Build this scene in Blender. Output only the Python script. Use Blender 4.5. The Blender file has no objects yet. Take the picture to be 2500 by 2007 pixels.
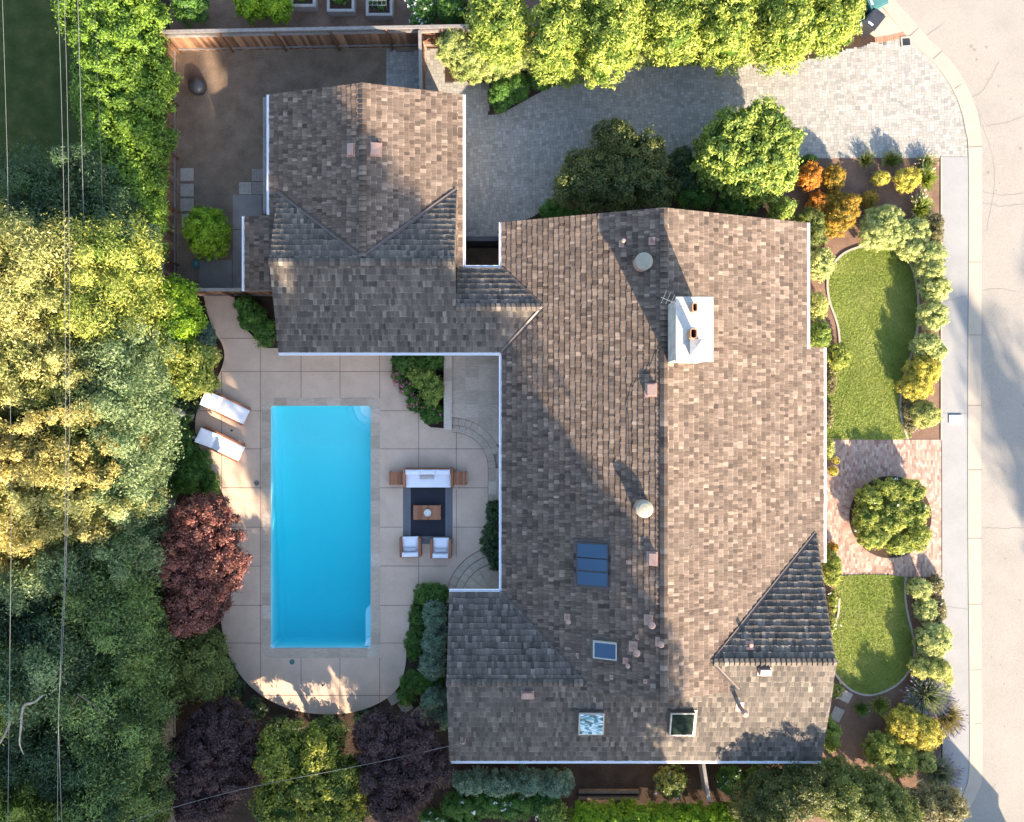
import bpy, math, random
import numpy as np
from mathutils import Vector
R = math.radians
# ------------------------------------------------------------------ camera, light, exposure
HC = 35.0; FP = 1890.0
scene = bpy.context.scene
C = scene.collection
cam_d = bpy.data.cameras.new("camera"); cam = bpy.data.objects.new("camera", cam_d); C.objects.link(cam)
cam.location = (0, 0, HC); cam.rotation_euler = (0, 0, 0)
cam_d.sensor_width = 36; cam_d.sensor_fit = 'HORIZONTAL'; cam_d.lens = FP / 2500 * 36; cam_d.clip_end = 2000
scene.camera = cam
SUN_EL = R(23.6); SUN_AZ = R(25)                      # azimuth: from south towards east
tosun = Vector((math.sin(SUN_AZ) * math.cos(SUN_EL), -math.cos(SUN_AZ) * math.cos(SUN_EL), math.sin(SUN_EL)))
sd = bpy.data.lights.new("sun", 'SUN'); sun = bpy.data.objects.new("sun", sd); C.objects.link(sun)
sd.energy = 4.8; sd.angle = R(0.5); sd.color = (1.0, 0.82, 0.62)
sun.rotation_euler = tosun.to_track_quat('Z', 'Y').to_euler(); sun.location = (20, -40, 40)
w = bpy.data.worlds.new("World"); scene.world = w; w.use_nodes = True
nt = w.node_tree; bg = nt.nodes["Background"]; sky = nt.nodes.new("ShaderNodeTexSky")
sky.sky_type = 'NISHITA'; sky.sun_disc = False; sky.sun_elevation = SUN_EL; sky.sun_rotation = R(155)
nt.links.new(sky.outputs[0], bg.inputs[0]); bg.inputs[1].default_value = 0.13
scene.view_settings.view_transform = 'Standard'; scene.view_settings.look = 'None'
scene.view_settings.exposure = 2.2; scene.view_settings.gamma = 1
scene.cycles.max_bounces = 8; scene.cycles.transparent_max_bounces = 8

rng = np.random.default_rng(7); random.seed(7)

def P(px, py, h=0.0):
    s = FP / (HC - h)
    return ((px - 1250) / s, (1003.5 - py) / s, h)
def P2(px, py, h=0.0): return P(px, py, h)[:2]

# ------------------------------------------------------------------ object helpers
def props(o, label=None, cat=None, group=None, kind=None):
    if label: o['label'] = label
    if cat: o['category'] = cat
    if group: o['group'] = group
    if kind: o['kind'] = kind
    return o
def empty(name, loc, label=None, cat=None, group=None, rz=0):
    o = bpy.data.objects.new(name, None); C.objects.link(o); o.location = loc; o.rotation_euler = (0, 0, rz)
    o.empty_display_size = 0.2
    return props(o, label, cat, group)
def root_origin(o):
    while o.parent: o = o.parent
    return Vector(o.location)

class MB:
    """mesh builder, world coordinates"""
    def __init__(s): s.v = []; s.f = []; s.t = []; s.np = []
    def poly(s, pts, tone=0.5):
        n = len(s.v); s.v += [tuple(p) for p in pts]; s.f.append(tuple(range(n, n + len(pts)))); s.t.append(tone)
    def box(s, x0, y0, z0, x1, y1, z1, tone=0.5, rz=0, c=None):
        cx, cy = c if c else ((x0 + x1) / 2, (y0 + y1) / 2)
        co, si = math.cos(rz), math.sin(rz)
        def T(x, y, z):
            dx, dy = x - cx, y - cy
            return (cx + dx * co - dy * si, cy + dx * si + dy * co, z)
        p = [T(x, y, z) for z in (z0, z1) for (x, y) in ((x0, y0), (x1, y0), (x1, y1), (x0, y1))]
        n = len(s.v); s.v += p
        for f in ((3, 2, 1, 0), (4, 5, 6, 7), (0, 1, 5, 4), (1, 2, 6, 5), (2, 3, 7, 6), (3, 0, 4, 7)):
            s.f.append(tuple(n + i for i in f)); s.t.append(tone)
        return s
    def prism(s, pts, z0, z1, tone=0.5):
        """vertical prism over 2D outline (ccw); z1 may be a function"""
        n = len(s.v); k = len(pts)
        f0 = z0 if callable(z0) else (lambda x, y: z0); f1 = z1 if callable(z1) else (lambda x, y: z1)
        s.v += [(x, y, f0(x, y)) for x, y in pts] + [(x, y, f1(x, y)) for x, y in pts]
        s.f.append(tuple(n + i for i in reversed(range(k)))); s.t.append(tone)
        s.f.append(tuple(n + k + i for i in range(k))); s.t.append(tone)
        for i in range(k):
            j = (i + 1) % k
            s.f.append((n + i, n + j, n + k + j, n + k + i)); s.t.append(tone)
        return s
    def tube(s, pts, rads, seg=8, tone=0.5, cap=True):
        n0 = len(s.v); k = len(pts)
        for i, p in enumerate(pts):
            p = Vector(p); a = Vector(pts[max(i - 1, 0)]); b = Vector(pts[min(i + 1, k - 1)])
            d = (b - a).normalized(); up = Vector((0, 0, 1)) if abs(d.z) < .9 else Vector((1, 0, 0))
            u = d.cross(up).normalized(); vv = d.cross(u).normalized()
            r = rads[i] if hasattr(rads, '__len__') else rads
            for j in range(seg):
                t = 2 * math.pi * j / seg
                s.v.append(tuple(p + u * (r * math.cos(t)) + vv * (r * math.sin(t))))
        for i in range(k - 1):
            for j in range(seg):
                a = n0 + i * seg + j; b = n0 + i * seg + (j + 1) % seg
                s.f.append((a, b, b + seg, a + seg)); s.t.append(tone)
        if cap:
            s.f.append(tuple(n0 + j for j in reversed(range(seg)))); s.t.append(tone)
            s.f.append(tuple(n0 + (k - 1) * seg + j for j in range(seg))); s.t.append(tone)
        return s
    def lathe(s, c, prof, seg=24, tone=0.5):
        n0 = len(s.v)
        for r, z in prof:
            for j in range(seg):
                t = 2 * math.pi * j / seg
                s.v.append((c[0] + r * math.cos(t), c[1] + r * math.sin(t), z))
        for i in range(len(prof) - 1):
            for j in range(seg):
                a = n0 + i * seg + j; b = n0 + i * seg + (j + 1) % seg
                s.f.append((a, b, b + seg, a + seg)); s.t.append(tone)
        s.f.append(tuple(n0 + j for j in reversed(range(seg)))); s.t.append(tone)
        s.f.append(tuple(n0 + (len(prof) - 1) * seg + j for j in range(seg))); s.t.append(tone)
        return s
    def quads(s, V, T):
        """numpy block: V (n,4,3), T (n,)"""
        s.np.append((V, T)); return s
    def build(s, name, mat, parent=None, origin=None, smooth=False, bevel=0, label=None, cat=None, group=None, kind=None, uv=None):
        if parent is not None: org = np.array(root_origin(parent))
        elif origin is not None: org = np.array(origin, float)
        else: org = np.zeros(3)
        me = bpy.data.meshes.new(name)
        V = np.array(s.v, float).reshape(-1, 3); nf = len(s.f)
        ls = [len(f) for f in s.f]; idx = [i for f in s.f for i in f]; T = list(s.t)
        Vs = [V]; base = len(V); idx = [np.array(idx, int)]; ls = [np.array(ls, int)]; T = [np.array(T, float)]
        for (B, t) in s.np:
            k = len(B)
            Vs.append(B.reshape(-1, 3)); idx.append(np.arange(k * 4) + base); base += k * 4
            ls.append(np.full(k, 4)); T.append(t)
        V = np.concatenate(Vs) - org; idx = np.concatenate(idx).astype(np.int32); ls = np.concatenate(ls).astype(np.int32); T = np.concatenate(T)
        me.vertices.add(len(V)); me.vertices.foreach_set('co', V.astype(np.float32).ravel())
        me.loops.add(len(idx)); me.loops.foreach_set('vertex_index', idx)
        me.polygons.add(len(ls)); st = np.concatenate([[0], np.cumsum(ls)[:-1]]).astype(np.int32)
        me.polygons.foreach_set('loop_start', st)
        at = me.attributes.new('tone', 'FLOAT', 'FACE'); at.data.foreach_set('value', T.astype(np.float32))
        me.polygons.foreach_set('use_smooth', np.full(len(ls), bool(smooth)))
        me.update(calc_edges=True); me.validate()
        me.materials.append(mat)
        o = bpy.data.objects.new(name, me); C.objects.link(o)
        if parent is not None: o.parent = parent
        else: o.location = Vector(org)
        if bevel:
            m = o.modifiers.new('bevel', 'BEVEL'); m.width = bevel; m.segments = 2; m.limit_method = 'ANGLE'
        return props(o, label, cat, group, kind)

def spline(pts, n=8, closed=False):
    """catmull-rom through points"""
    k = len(pts); out = []
    rg = range(k) if closed else range(k - 1)
    for i in rg:
        g = (lambda j: pts[j % k]) if closed else (lambda j: pts[min(max(j, 0), k - 1)])
        p0, p1, p2, p3 = g(i - 1), g(i), g(i + 1), g(i + 2)
        for q in range(n):
            t = q / n
            out.append(tuple(.5 * ((2 * b) + (-a + c) * t + (2 * a - 5 * b + 4 * c - d) * t * t + (-a + 3 * b - 3 * c + d) * t ** 3) for a, b, c, d in zip(p0, p1, p2, p3)))
    if not closed: out.append(tuple(pts[-1]))
    return out
def inside(x, y, poly):
    c = False; n = len(poly); j = n - 1
    for i in range(n):
        xi, yi = poly[i]; xj, yj = poly[j]
        if (yi > y) != (yj > y) and x < (xj - xi) * (y - yi) / (yj - yi) + xi: c = not c
        j = i
    return c
def ccw(p):
    a = sum(p[i][0] * p[(i + 1) % len(p)][1] - p[(i + 1) % len(p)][0] * p[i][1] for i in range(len(p)))
    return p if a > 0 else list(reversed(p))
def clip(poly, box):
    """clip polygon (u,v) by rectangle"""
    x0, y0, x1, y1 = box
    for ax, val, sg in ((0, x0, 1), (0, x1, -1), (1, y0, 1), (1, y1, -1)):
        out = []
        for i in range(len(poly)):
            a, b = poly[i - 1], poly[i]
            da, db = (a[ax] - val) * sg, (b[ax] - val) * sg
            if (da >= 0) != (db >= 0):
                t = da / (da - db); out.append((a[0] + (b[0] - a[0]) * t, a[1] + (b[1] - a[1]) * t))
            if db >= 0: out.append(b)
        poly = out
        if len(poly) < 3: return []
    return poly
def strip(mb, pts, wd, z0, z1, tone=.5, closed=False, side=0):
    """kerb-like strip following a 2D path"""
    n = len(pts); L = []; Rr = []
    for i in range(n):
        a = pts[i - 1] if (i > 0 or closed) else pts[i]; b = pts[(i + 1) % n] if (i < n - 1 or closed) else pts[i]
        dx, dy = b[0] - a[0], b[1] - a[1]; l = math.hypot(dx, dy) or 1
        nx, ny = -dy / l, dx / l
        L.append((pts[i][0] + nx * wd * (.5 + side / 2), pts[i][1] + ny * wd * (.5 + side / 2))); Rr.append((pts[i][0] - nx * wd * (.5 - side / 2), pts[i][1] - ny * wd * (.5 - side / 2)))
    rg = range(n if closed else n - 1)
    for i in rg:
        j = (i + 1) % n
        t = tone if not callable(tone) else tone(i)
        a, b, c, d = L[i], L[j], Rr[j], Rr[i]
        mb.poly([(d[0], d[1], z1), (c[0], c[1], z1), (b[0], b[1], z1), (a[0], a[1], z1)], t)
        if z1 - z0 > .02:
            mb.poly([(a[0], a[1], z1), (b[0], b[1], z1), (b[0], b[1], z0), (a[0], a[1], z0)], t)
            mb.poly([(c[0], c[1], z1), (d[0], d[1], z1), (d[0], d[1], z0), (c[0], c[1], z0)], t)

# ------------------------------------------------------------------ materials
def newmat(name):
    m = bpy.data.materials.new(name); m.use_nodes = True
    nt = m.node_tree; b = nt.nodes["Principled BSDF"]
    return m, nt, b
def N(nt, typ, **kw):
    n = nt.nodes.new(typ)
    for k, v in kw.items(): setattr(n, k, v)
    return n
def ramp(nt, fac, cols):
    r = N(nt, 'ShaderNodeValToRGB'); e = r.color_ramp.elements
    while len(e) < len(cols): e.new(0.5)
    for i, (p, c) in enumerate(cols): e[i].position = p; e[i].color = (*c, 1)
    nt.links.new(fac, r.inputs[0]); return r.outputs[0]
def pos(nt, scale=None, rot=None):
    g = N(nt, 'ShaderNodeNewGeometry'); o = g.outputs['Position']
    if scale:
        mp = N(nt, 'ShaderNodeMapping'); mp.inputs['Scale'].default_value = scale
        if rot: mp.inputs['Rotation'].default_value = rot
        nt.links.new(o, mp.inputs[0]); o = mp.outputs[0]
    return o
def noise(nt, scale, detail=4, vec=None, rough=.6):
    n = N(nt, 'ShaderNodeTexNoise'); n.inputs['Scale'].default_value = scale; n.inputs['Detail'].default_value = detail; n.inputs['Roughness'].default_value = rough
    nt.links.new(vec if vec is not None else pos(nt), n.inputs['Vector']); return n.outputs['Fac']
def mixc(nt, fac, a, b, mode='MIX'):
    m = N(nt, 'ShaderNodeMix', data_type='RGBA', blend_type=mode)
    for sock, v in ((m.inputs[0], fac), (m.inputs[6], a), (m.inputs[7], b)):
        if isinstance(v, (int, float)): sock.default_value = v
        elif isinstance(v, tuple): sock.default_value = (*v, 1)
        else: nt.links.new(v, sock)
    return m.outputs[2]
def bump(nt, b, h, strength=.5, dist=.02):
    bn = N(nt, 'ShaderNodeBump'); bn.inputs['Strength'].default_value = strength; bn.inputs['Distance'].default_value = dist
    nt.links.new(h, bn.inputs['Height']); nt.links.new(bn.outputs[0], b.inputs['Normal'])
def tone(nt):
    a = N(nt, 'ShaderNodeAttribute', attribute_name='tone'); return a.outputs['Fac']
def mat_plain(name, c, rough=.6, c2=None, nscale=6, metal=0, spec=.5, bumps=0, bscale=40):
    m, nt, b = newmat(name)
    b.inputs['Roughness'].default_value = rough; b.inputs['Metallic'].default_value = metal; b.inputs['Specular IOR Level'].default_value = spec
    c2 = c2 or tuple(x * .75 for x in c)
    col = ramp(nt, noise(nt, nscale), [(.3, c2), (.7, c)])
    nt.links.new(col, b.inputs['Base Color'])
    if bumps: bump(nt, b, noise(nt, bscale), bumps)
    return m
def mat_tone(name, cols, rough=.8, grain=None, gs=.25, speck=0, bumps=.3, bscale=60, big=0.0, bigs=.5, bigc=(.5, .5, .5)):
    """per-face tone picks colour; fine grain and broad staining multiply"""
    m, nt, b = newmat(name); b.inputs['Roughness'].default_value = rough; b.inputs['Specular IOR Level'].default_value = .25
    col = ramp(nt, tone(nt), cols)
    g = noise(nt, bscale, 4, pos(nt, grain) if grain else None)
    gr = ramp(nt, g, [(.25, (1 - gs,) * 3), (.75, (1 + gs * .6,) * 3)])
    col = mixc(nt, 1.0, col, gr, 'MULTIPLY')
    if big:
        bn = noise(nt, bigs, 5)
        mk = ramp(nt, bn, [(.4, (0, 0, 0)), (.68, (big,) * 3)])
        col = mixc(nt, mk, col, bigc, 'MIX')
    nt.links.new(col, b.inputs['Base Color'])
    if bumps: bump(nt, b, g, bumps, .01)
    return m
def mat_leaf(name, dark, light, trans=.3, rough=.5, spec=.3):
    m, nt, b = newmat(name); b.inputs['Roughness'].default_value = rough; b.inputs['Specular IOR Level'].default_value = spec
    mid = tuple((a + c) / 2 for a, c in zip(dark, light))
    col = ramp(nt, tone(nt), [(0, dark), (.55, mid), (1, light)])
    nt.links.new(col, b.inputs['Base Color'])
    tr = N(nt, 'ShaderNodeBsdfTranslucent'); tc = mixc(nt, 1.0, col, (1.25, 1.15, .5), 'MULTIPLY'); nt.links.new(tc, tr.inputs[0])
    mx = N(nt, 'ShaderNodeMixShader'); mx.inputs[0].default_value = trans
    nt.links.new(b.outputs[0], mx.inputs[1]); nt.links.new(tr.outputs[0], mx.inputs[2])
    nt.links.new(mx.outputs[0], nt.nodes['Material Output'].inputs[0])
    return m

M = {}
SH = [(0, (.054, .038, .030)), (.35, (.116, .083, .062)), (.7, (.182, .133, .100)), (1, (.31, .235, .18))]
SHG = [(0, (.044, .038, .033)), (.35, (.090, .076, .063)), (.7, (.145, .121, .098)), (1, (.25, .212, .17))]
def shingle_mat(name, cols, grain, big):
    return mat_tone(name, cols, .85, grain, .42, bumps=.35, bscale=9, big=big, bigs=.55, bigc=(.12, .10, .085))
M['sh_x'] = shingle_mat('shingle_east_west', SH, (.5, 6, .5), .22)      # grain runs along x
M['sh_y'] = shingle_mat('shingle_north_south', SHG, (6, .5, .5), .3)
M['deck'] = mat_plain('eave_board', (.32, .26, .21), .7)
M['white'] = mat_plain('white_paint', (.86, .86, .88), .35, (.8, .8, .83))
M['metal'] = mat_plain('flashing', (.10, .075, .065), .5, metal=.3)
M['copper'] = mat_plain('primed_vent', (.36, .225, .18), .6, (.28, .18, .145))
M['wall'] = mat_plain('render_wall', (.62, .57, .48), .8, bumps=.2)
M['brick_flue'] = mat_plain('clay_flue', (.36, .2, .12), .8)
M['dark'] = mat_plain('dark_void', (.02, .018, .018), .9)
M['dwhite'] = mat_plain('dirty_white_render', (.54, .52, .48), .7, (.30, .28, .25), 2.0, bumps=.2)
M['cap'] = mat_plain('acrylic_dome', (.30, .275, .21), .55, (.26, .24, .19), spec=.2)
M['sglass'] = mat_plain('skylight_glass', (.035, .075, .13), .3, (.03, .068, .118), .5, spec=.4)
M['sglass2'] = mat_plain('skylight_dark_glass', (.02, .03, .025), .06, (.012, .02, .015), .5, spec=.9)
M['sframe'] = mat_plain('skylight_frame', (.05, .045, .045), .4)
M['sframe2'] = mat_plain('pale_frame', (.45, .42, .36), .4)
def mk_warped():
    m, nt, b = newmat('rippled_acrylic'); b.inputs['Roughness'].default_value = .06; b.inputs['Specular IOR Level'].default_value = .9
    n = N(nt, 'ShaderNodeTexNoise'); n.inputs['Scale'].default_value = 1.7; n.inputs['Distortion'].default_value = 2.0; nt.links.new(pos(nt, (1, 2.4, 1)), n.inputs[0])
    nt.links.new(ramp(nt, n.outputs['Fac'], [(.38, (.03, .09, .11)), (.5, (.12, .28, .33)), (.62, (.55, .7, .74))]), b.inputs['Base Color'])
    bump(nt, b, n.outputs['Fac'], .8, .08); return m
M['warp'] = mk_warped()
def mk_soil(name, a, b_, sp=.35, cs=(.4, .32, .25)):
    m, nt, b = newmat(name); b.inputs['Roughness'].default_value = .95; b.inputs['Specular IOR Level'].default_value = .1
    c = ramp(nt, noise(nt, 1.2, 8), [(.3, a), (.7, b_)])
    f = noise(nt, 22, 6, rough=.75)
    c = mixc(nt, 1.0, c, ramp(nt, f, [(.3, (.55, .55, .55)), (.7, (1.45, 1.4, 1.35))]), 'MULTIPLY')
    v = N(nt, 'ShaderNodeTexVoronoi'); v.inputs['Scale'].default_value = 14; nt.links.new(pos(nt), v.inputs[0])
    k = ramp(nt, v.outputs['Distance'], [(.07, (sp,) * 3), (.13, (0, 0, 0))])
    c = mixc(nt, k, c, cs)
    nt.links.new(c, b.inputs['Base Color']); bump(nt, b, f, .9, .04); return m
M['soil'] = mk_soil('dark_soil', (.03, .02, .015), (.07, .048, .036))
M['mulch'] = mk_soil('bark_mulch', (.13, .082, .06), (.23, .15, .11))
M['dirt'] = mk_soil('bare_dirt', (.135, .097, .068), (.235, .175, .13), .5, (.3, .24, .18))
def mk_grass(name, a, b_, c_, s=1.0):
    m, nt, b = newmat(name); b.inputs['Roughness'].default_value = .8; b.inputs['Specular IOR Level'].default_value = .1
    c = ramp(nt, noise(nt, .9 * s, 6), [(.3, a), (.5, b_), (.72, c_)])
    f = noise(nt, 34, 4, rough=.8)
    c = mixc(nt, 1.0, c, ramp(nt, f, [(.3, (.5, .5, .5)), (.7, (1.5, 1.5, 1.4))]), 'MULTIPLY')
    nt.links.new(c, b.inputs['Base Color']); bump(nt, b, f, 1.0, .06); return m
M['lawn'] = mk_grass('lawn', (.15, .22, .035), (.22, .28, .06), (.33, .34, .11))
M['lawn_dark'] = mk_grass('lawn_painted_shade', (.026, .046, .01), (.045, .065, .016), (.085, .09, .03), 1.4)  # darker copy of the lawn greens with tree shade painted in
M['blade'] = mat_leaf('grass_blade', (.11, .17, .02), (.42, .44, .13), .25)
def mk_concrete(name, a, b_, speck=.25, ns=1.2, stain=(.2, .17, .14), stainf=.25):
    m, nt, b = newmat(name); b.inputs['Roughness'].default_value = .85; b.inputs['Specular IOR Level'].default_value = .2
    c = ramp(nt, noise(nt, ns, 7), [(.32, a), (.68, b_)])
    f = noise(nt, 45, 4, rough=.8)
    c = mixc(nt, 1.0, c, ramp(nt, f, [(.3, (1 - speck,) * 3), (.7, (1 + speck * .6,) * 3)]), 'MULTIPLY')
    k = ramp(nt, noise(nt, .42, 8, rough=.7), [(.52, (0, 0, 0)), (.72, (stainf,) * 3)])
    c = mixc(nt, k, c, stain)
    nt.links.new(c, b.inputs['Base Color']); bump(nt, b, f, .35, .01); return m
M['patio'] = mk_concrete('aggregate_patio', (.58, .42, .31), (.66, .485, .365))
M['pad'] = mk_concrete('grey_pad', (.2, .17, .155), (.26, .23, .2), stainf=.35)
M['road'] = mk_concrete('pale_asphalt', (.255, .235, .205), (.285, .262, .23), .42, .5, (.19, .175, .16), .45)
M['walk'] = mk_concrete('grey_sidewalk', (.235, .235, .23), (.27, .265, .26), .25, .8, (.26, .26, .26), .3)
M['gutter'] = mk_concrete('kerb_concrete', (.30, .265, .215), (.33, .29, .24), .12, 1.5, (.32, .28, .23), .35)
M['curb'] = mk_concrete('mow_curb', (.32, .275, .22), (.38, .33, .27), .2)
M['joint'] = mat_plain('joint', (.17, .125, .095), .9)
M['crack'] = mat_plain('crack', (.2, .18, .16), .95)
M['trav'] = mat_tone('travertine', [(0, (.34, .26, .19)), (.4, (.46, .36, .27)), (.75, (.55, .43, .33)), (1, (.64, .54, .44))], .7, (1, 3, 1), .22, bscale=5, bumps=.15, big=.3, bigs=1.1, bigc=(.42, .33, .25))
M['paver'] = mat_tone('pavers', [(0, (.20, .195, .18)), (.3, (.265, .252, .225)), (.7, (.32, .303, .272)), (1, (.38, .36, .33))], .85, None, .16, bscale=35, bumps=.3, big=.2, bigs=.4, bigc=(.30, .29, .27))
M['pavjoint'] = mat_plain('paver_joint', (.13, .12, .11), .95)
M['brick'] = mat_tone('brick', [(0, (.20, .115, .09)), (.35, (.33, .20, .155)), (.7, (.42, .285, .22)), (1, (.50, .38, .305))], .85, None, .2, bscale=30, bumps=.4, big=.3, bigs=.9, bigc=(.42, .31, .25))
M['brickred'] = mat_tone('red_brick', [(0, (.35, .13, .08)), (1, (.5, .22, .14))], .85, None, .2, bscale=30)
M['brjoint'] = mat_plain('brick_mortar', (.36, .27, .22), .95)
M['plaster'] = mat_plain('pool_plaster', (.70, .88, .88), .6, (.68, .86, .865), 2)
M['poolstep'] = mat_plain('pool_step_plaster', (.8, .9, .93), .6, (.77, .88, .91), 2)
M['teak'] = mat_tone('teak', [(0, (.23, .085, .04)), (.5, (.32, .13, .065)), (1, (.42, .19, .1))], .5, (1, 1, 1), .2, bscale=20)
M['cushion'] = mat_plain('white_cushion', (.80, .80, .84), .9, (.76, .76, .80), 3, bumps=.25, bscale=9)
M['pillow'] = mat_plain('taupe_pillow', (.48, .43, .42), .95, (.42, .38, .37), 30, bumps=.3)
M['pillowg'] = mat_plain('grey_pillow', (.50, .50, .54), .95, (.43, .43, .47), 30, bumps=.3)
M['rug'] = mat_plain('charcoal_rug', (.03, .034, .045), .98, (.02, .022, .03), 60, bumps=.5, bscale=120)
def mk_rugb():
    m, nt, b = newmat('striped_rug'); b.inputs['Roughness'].default_value = .95
    wv = N(nt, 'ShaderNodeTexWave', bands_direction='Y'); wv.inputs['Scale'].default_value = 9; nt.links.new(pos(nt), wv.inputs[0])
    nt.links.new(ramp(nt, wv.outputs['Fac'], [(.3, (.045, .048, .055)), (.7, (.23, .23, .24))]), b.inputs['Base Color']); return m
M['rugb'] = mk_rugb()
M['rugline'] = mat_plain('rug_line', (.25, .25, .26), .95)
M['ceramic'] = mat_plain('ceramic', (.72, .70, .63), .3)
M['fence'] = mat_tone('fence_boards', [(0, (.10, .052, .03)), (.5, (.19, .10, .06)), (1, (.34, .19, .11))], .85, (6, 6, .6), .35, bscale=6)
M['fencegrey'] = mat_plain('grey_rail', (.22, .2, .19), .85, (.14, .125, .115))
M['planter'] = mat_plain('planter_board', (.33, .31, .29), .85, (.25, .23, .21))
M['bark'] = mat_plain('bark', (.16, .12, .09), .9, (.08, .06, .045), 8, bumps=.6)
M['palebark'] = mat_plain('pale_bark', (.42, .36, .29), .9, (.25, .21, .17), 5, bumps=.5)
M['cable'] = mat_plain('cable', (.25, .25, .24), .45, metal=.3)
M['darkcable'] = mat_plain('dark_cable', (.05, .05, .055), .6)
M['black'] = mat_plain('black_plastic', (.035, .038, .045), .45)
M['teal'] = mat_plain('teal_plastic', (.06, .17, .17), .5)
M['greylid'] = mat_plain('grey_lid', (.16, .16, .15), .6)
M['steel'] = mat_plain('steel', (.45, .45, .45), .35, metal=.8)
M['glaze'] = mat_plain('glazed_pot', (.22, .13, .05), .2, (.3, .22, .1), 8)
M['stone'] = mat_tone('stepping_stone', [(0, (.22, .18, .15)), (1, (.42, .36, .30))], .85, None, .3, bscale=12, bumps=.4)
M['winglass'] = mat_plain('window_glass', (.03, .04, .045), .08, spec=.9)
M['gatewood'] = mat_plain('dark_gate', (.04, .035, .035), .6)
# leaves
L = {}
def leafm(k, d, l, **kw): L[k] = mat_leaf('leaf_' + k, d, l, **kw)
leafm('laurel', (.035, .085, .01), (.20, .32, .035))
leafm('photinia', (.06, .12, .015), (.40, .46, .085))
leafm('hedge', (.10, .16, .03), (.46, .50, .17))
leafm('tree', (.05, .11, .02), (.36, .44, .085))
leafm('green', (0.034, 0.095, 0.016), (0.121, 0.243, 0.041))
leafm('bright', (0.068, 0.162, 0.007), (0.257, 0.392, 0.020))
leafm('yellowgreen', (.07, .13, .015), (.44, .46, .10))
leafm('lime', (.14, .20, .04), (.60, .58, .20))
leafm('boxpale', (.13, .19, .05), (.60, .62, .24))
leafm('orange', (0.189, 0.095, 0.014), (0.743, 0.297, 0.041))
leafm('orangegreen', (0.108, 0.121, 0.014), (0.513, 0.297, 0.041))
leafm('yellow', (.20, .20, .03), (.66, .56, .10))
leafm('olive', (0.054, 0.081, 0.016), (0.216, 0.243, 0.061))
leafm('oak', (.035, .055, .014), (.15, .16, .045))
leafm('conifer', (.10, .13, .03), (.62, .57, .21))
leafm('gold', (.15, .14, .035), (.66, .55, .19))
leafm('bluegreen', (.045, .095, .035), (.27, .34, .155))
leafm('deep', (.02, .042, .02), (.09, .15, .06))
leafm('silver', (0.077, 0.132, 0.083), (0.242, 0.341, 0.242))
leafm('purple', (.018, .009, .009), (.095, .050, .050), trans=.15)
leafm('plum', (0.046, 0.016, 0.014), (0.299, 0.115, 0.086), trans=.2)
leafm('forest', (.025, .055, .018), (.23, .32, .09))
leafm('ginkgo', (.04, .08, .012), (.36, .36, .05))
leafm('redwood', (0.020, 0.040, 0.012), (0.060, 0.100, 0.030), trans=.1)
leafm('brownish', (0.095, 0.081, 0.041), (0.297, 0.270, 0.121))
leafm('lavleaf', (0.095, 0.149, 0.081), (0.324, 0.378, 0.243))
F = {}
def flm(k, d, l): F[k] = mat_leaf('flower_' + k, d, l, trans=.15)
flm('white', (.6, .62, .55), (.85, .86, .82)); flm('pink', (.35, .08, .13), (.6, .22, .28)); flm('lav', (.13, .09, .2), (.33, .27, .42))
flm('palepink', (.5, .3, .28), (.75, .55, .5))

# ------------------------------------------------------------------ foliage
def unit(v): return v / np.maximum(np.linalg.norm(v, axis=1, keepdims=True), 1e-6)
def leaf_quads(c, n, size, asp=.5, fold=0):
    """diamond leaves: centres c, normals n"""
    k = len(c); n = unit(n)
    r = rng.normal(size=(k, 3)); u = unit(np.cross(n, r)); v = np.cross(n, u)
    s = (size * rng.uniform(.65, 1.3, k))[:, None]
    a = u * s * .5; b = v * s * .5 * asp
    V = np.stack([c - a, c - b + a * .1, c + a, c + b + a * .1], 1)
    return V
def fib(n, zmin=-.35):
    i = np.arange(n) + .5; z = 1 - (1 - zmin) * i / n
    ph = i * 2.39996 + rng.uniform(0, 6.28)
    r = np.sqrt(np.maximum(0, 1 - z * z))
    d = np.stack([r * np.cos(ph), r * np.sin(ph), z], 1)
    return unit(d + rng.normal(0, .12, (n, 3)))
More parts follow.
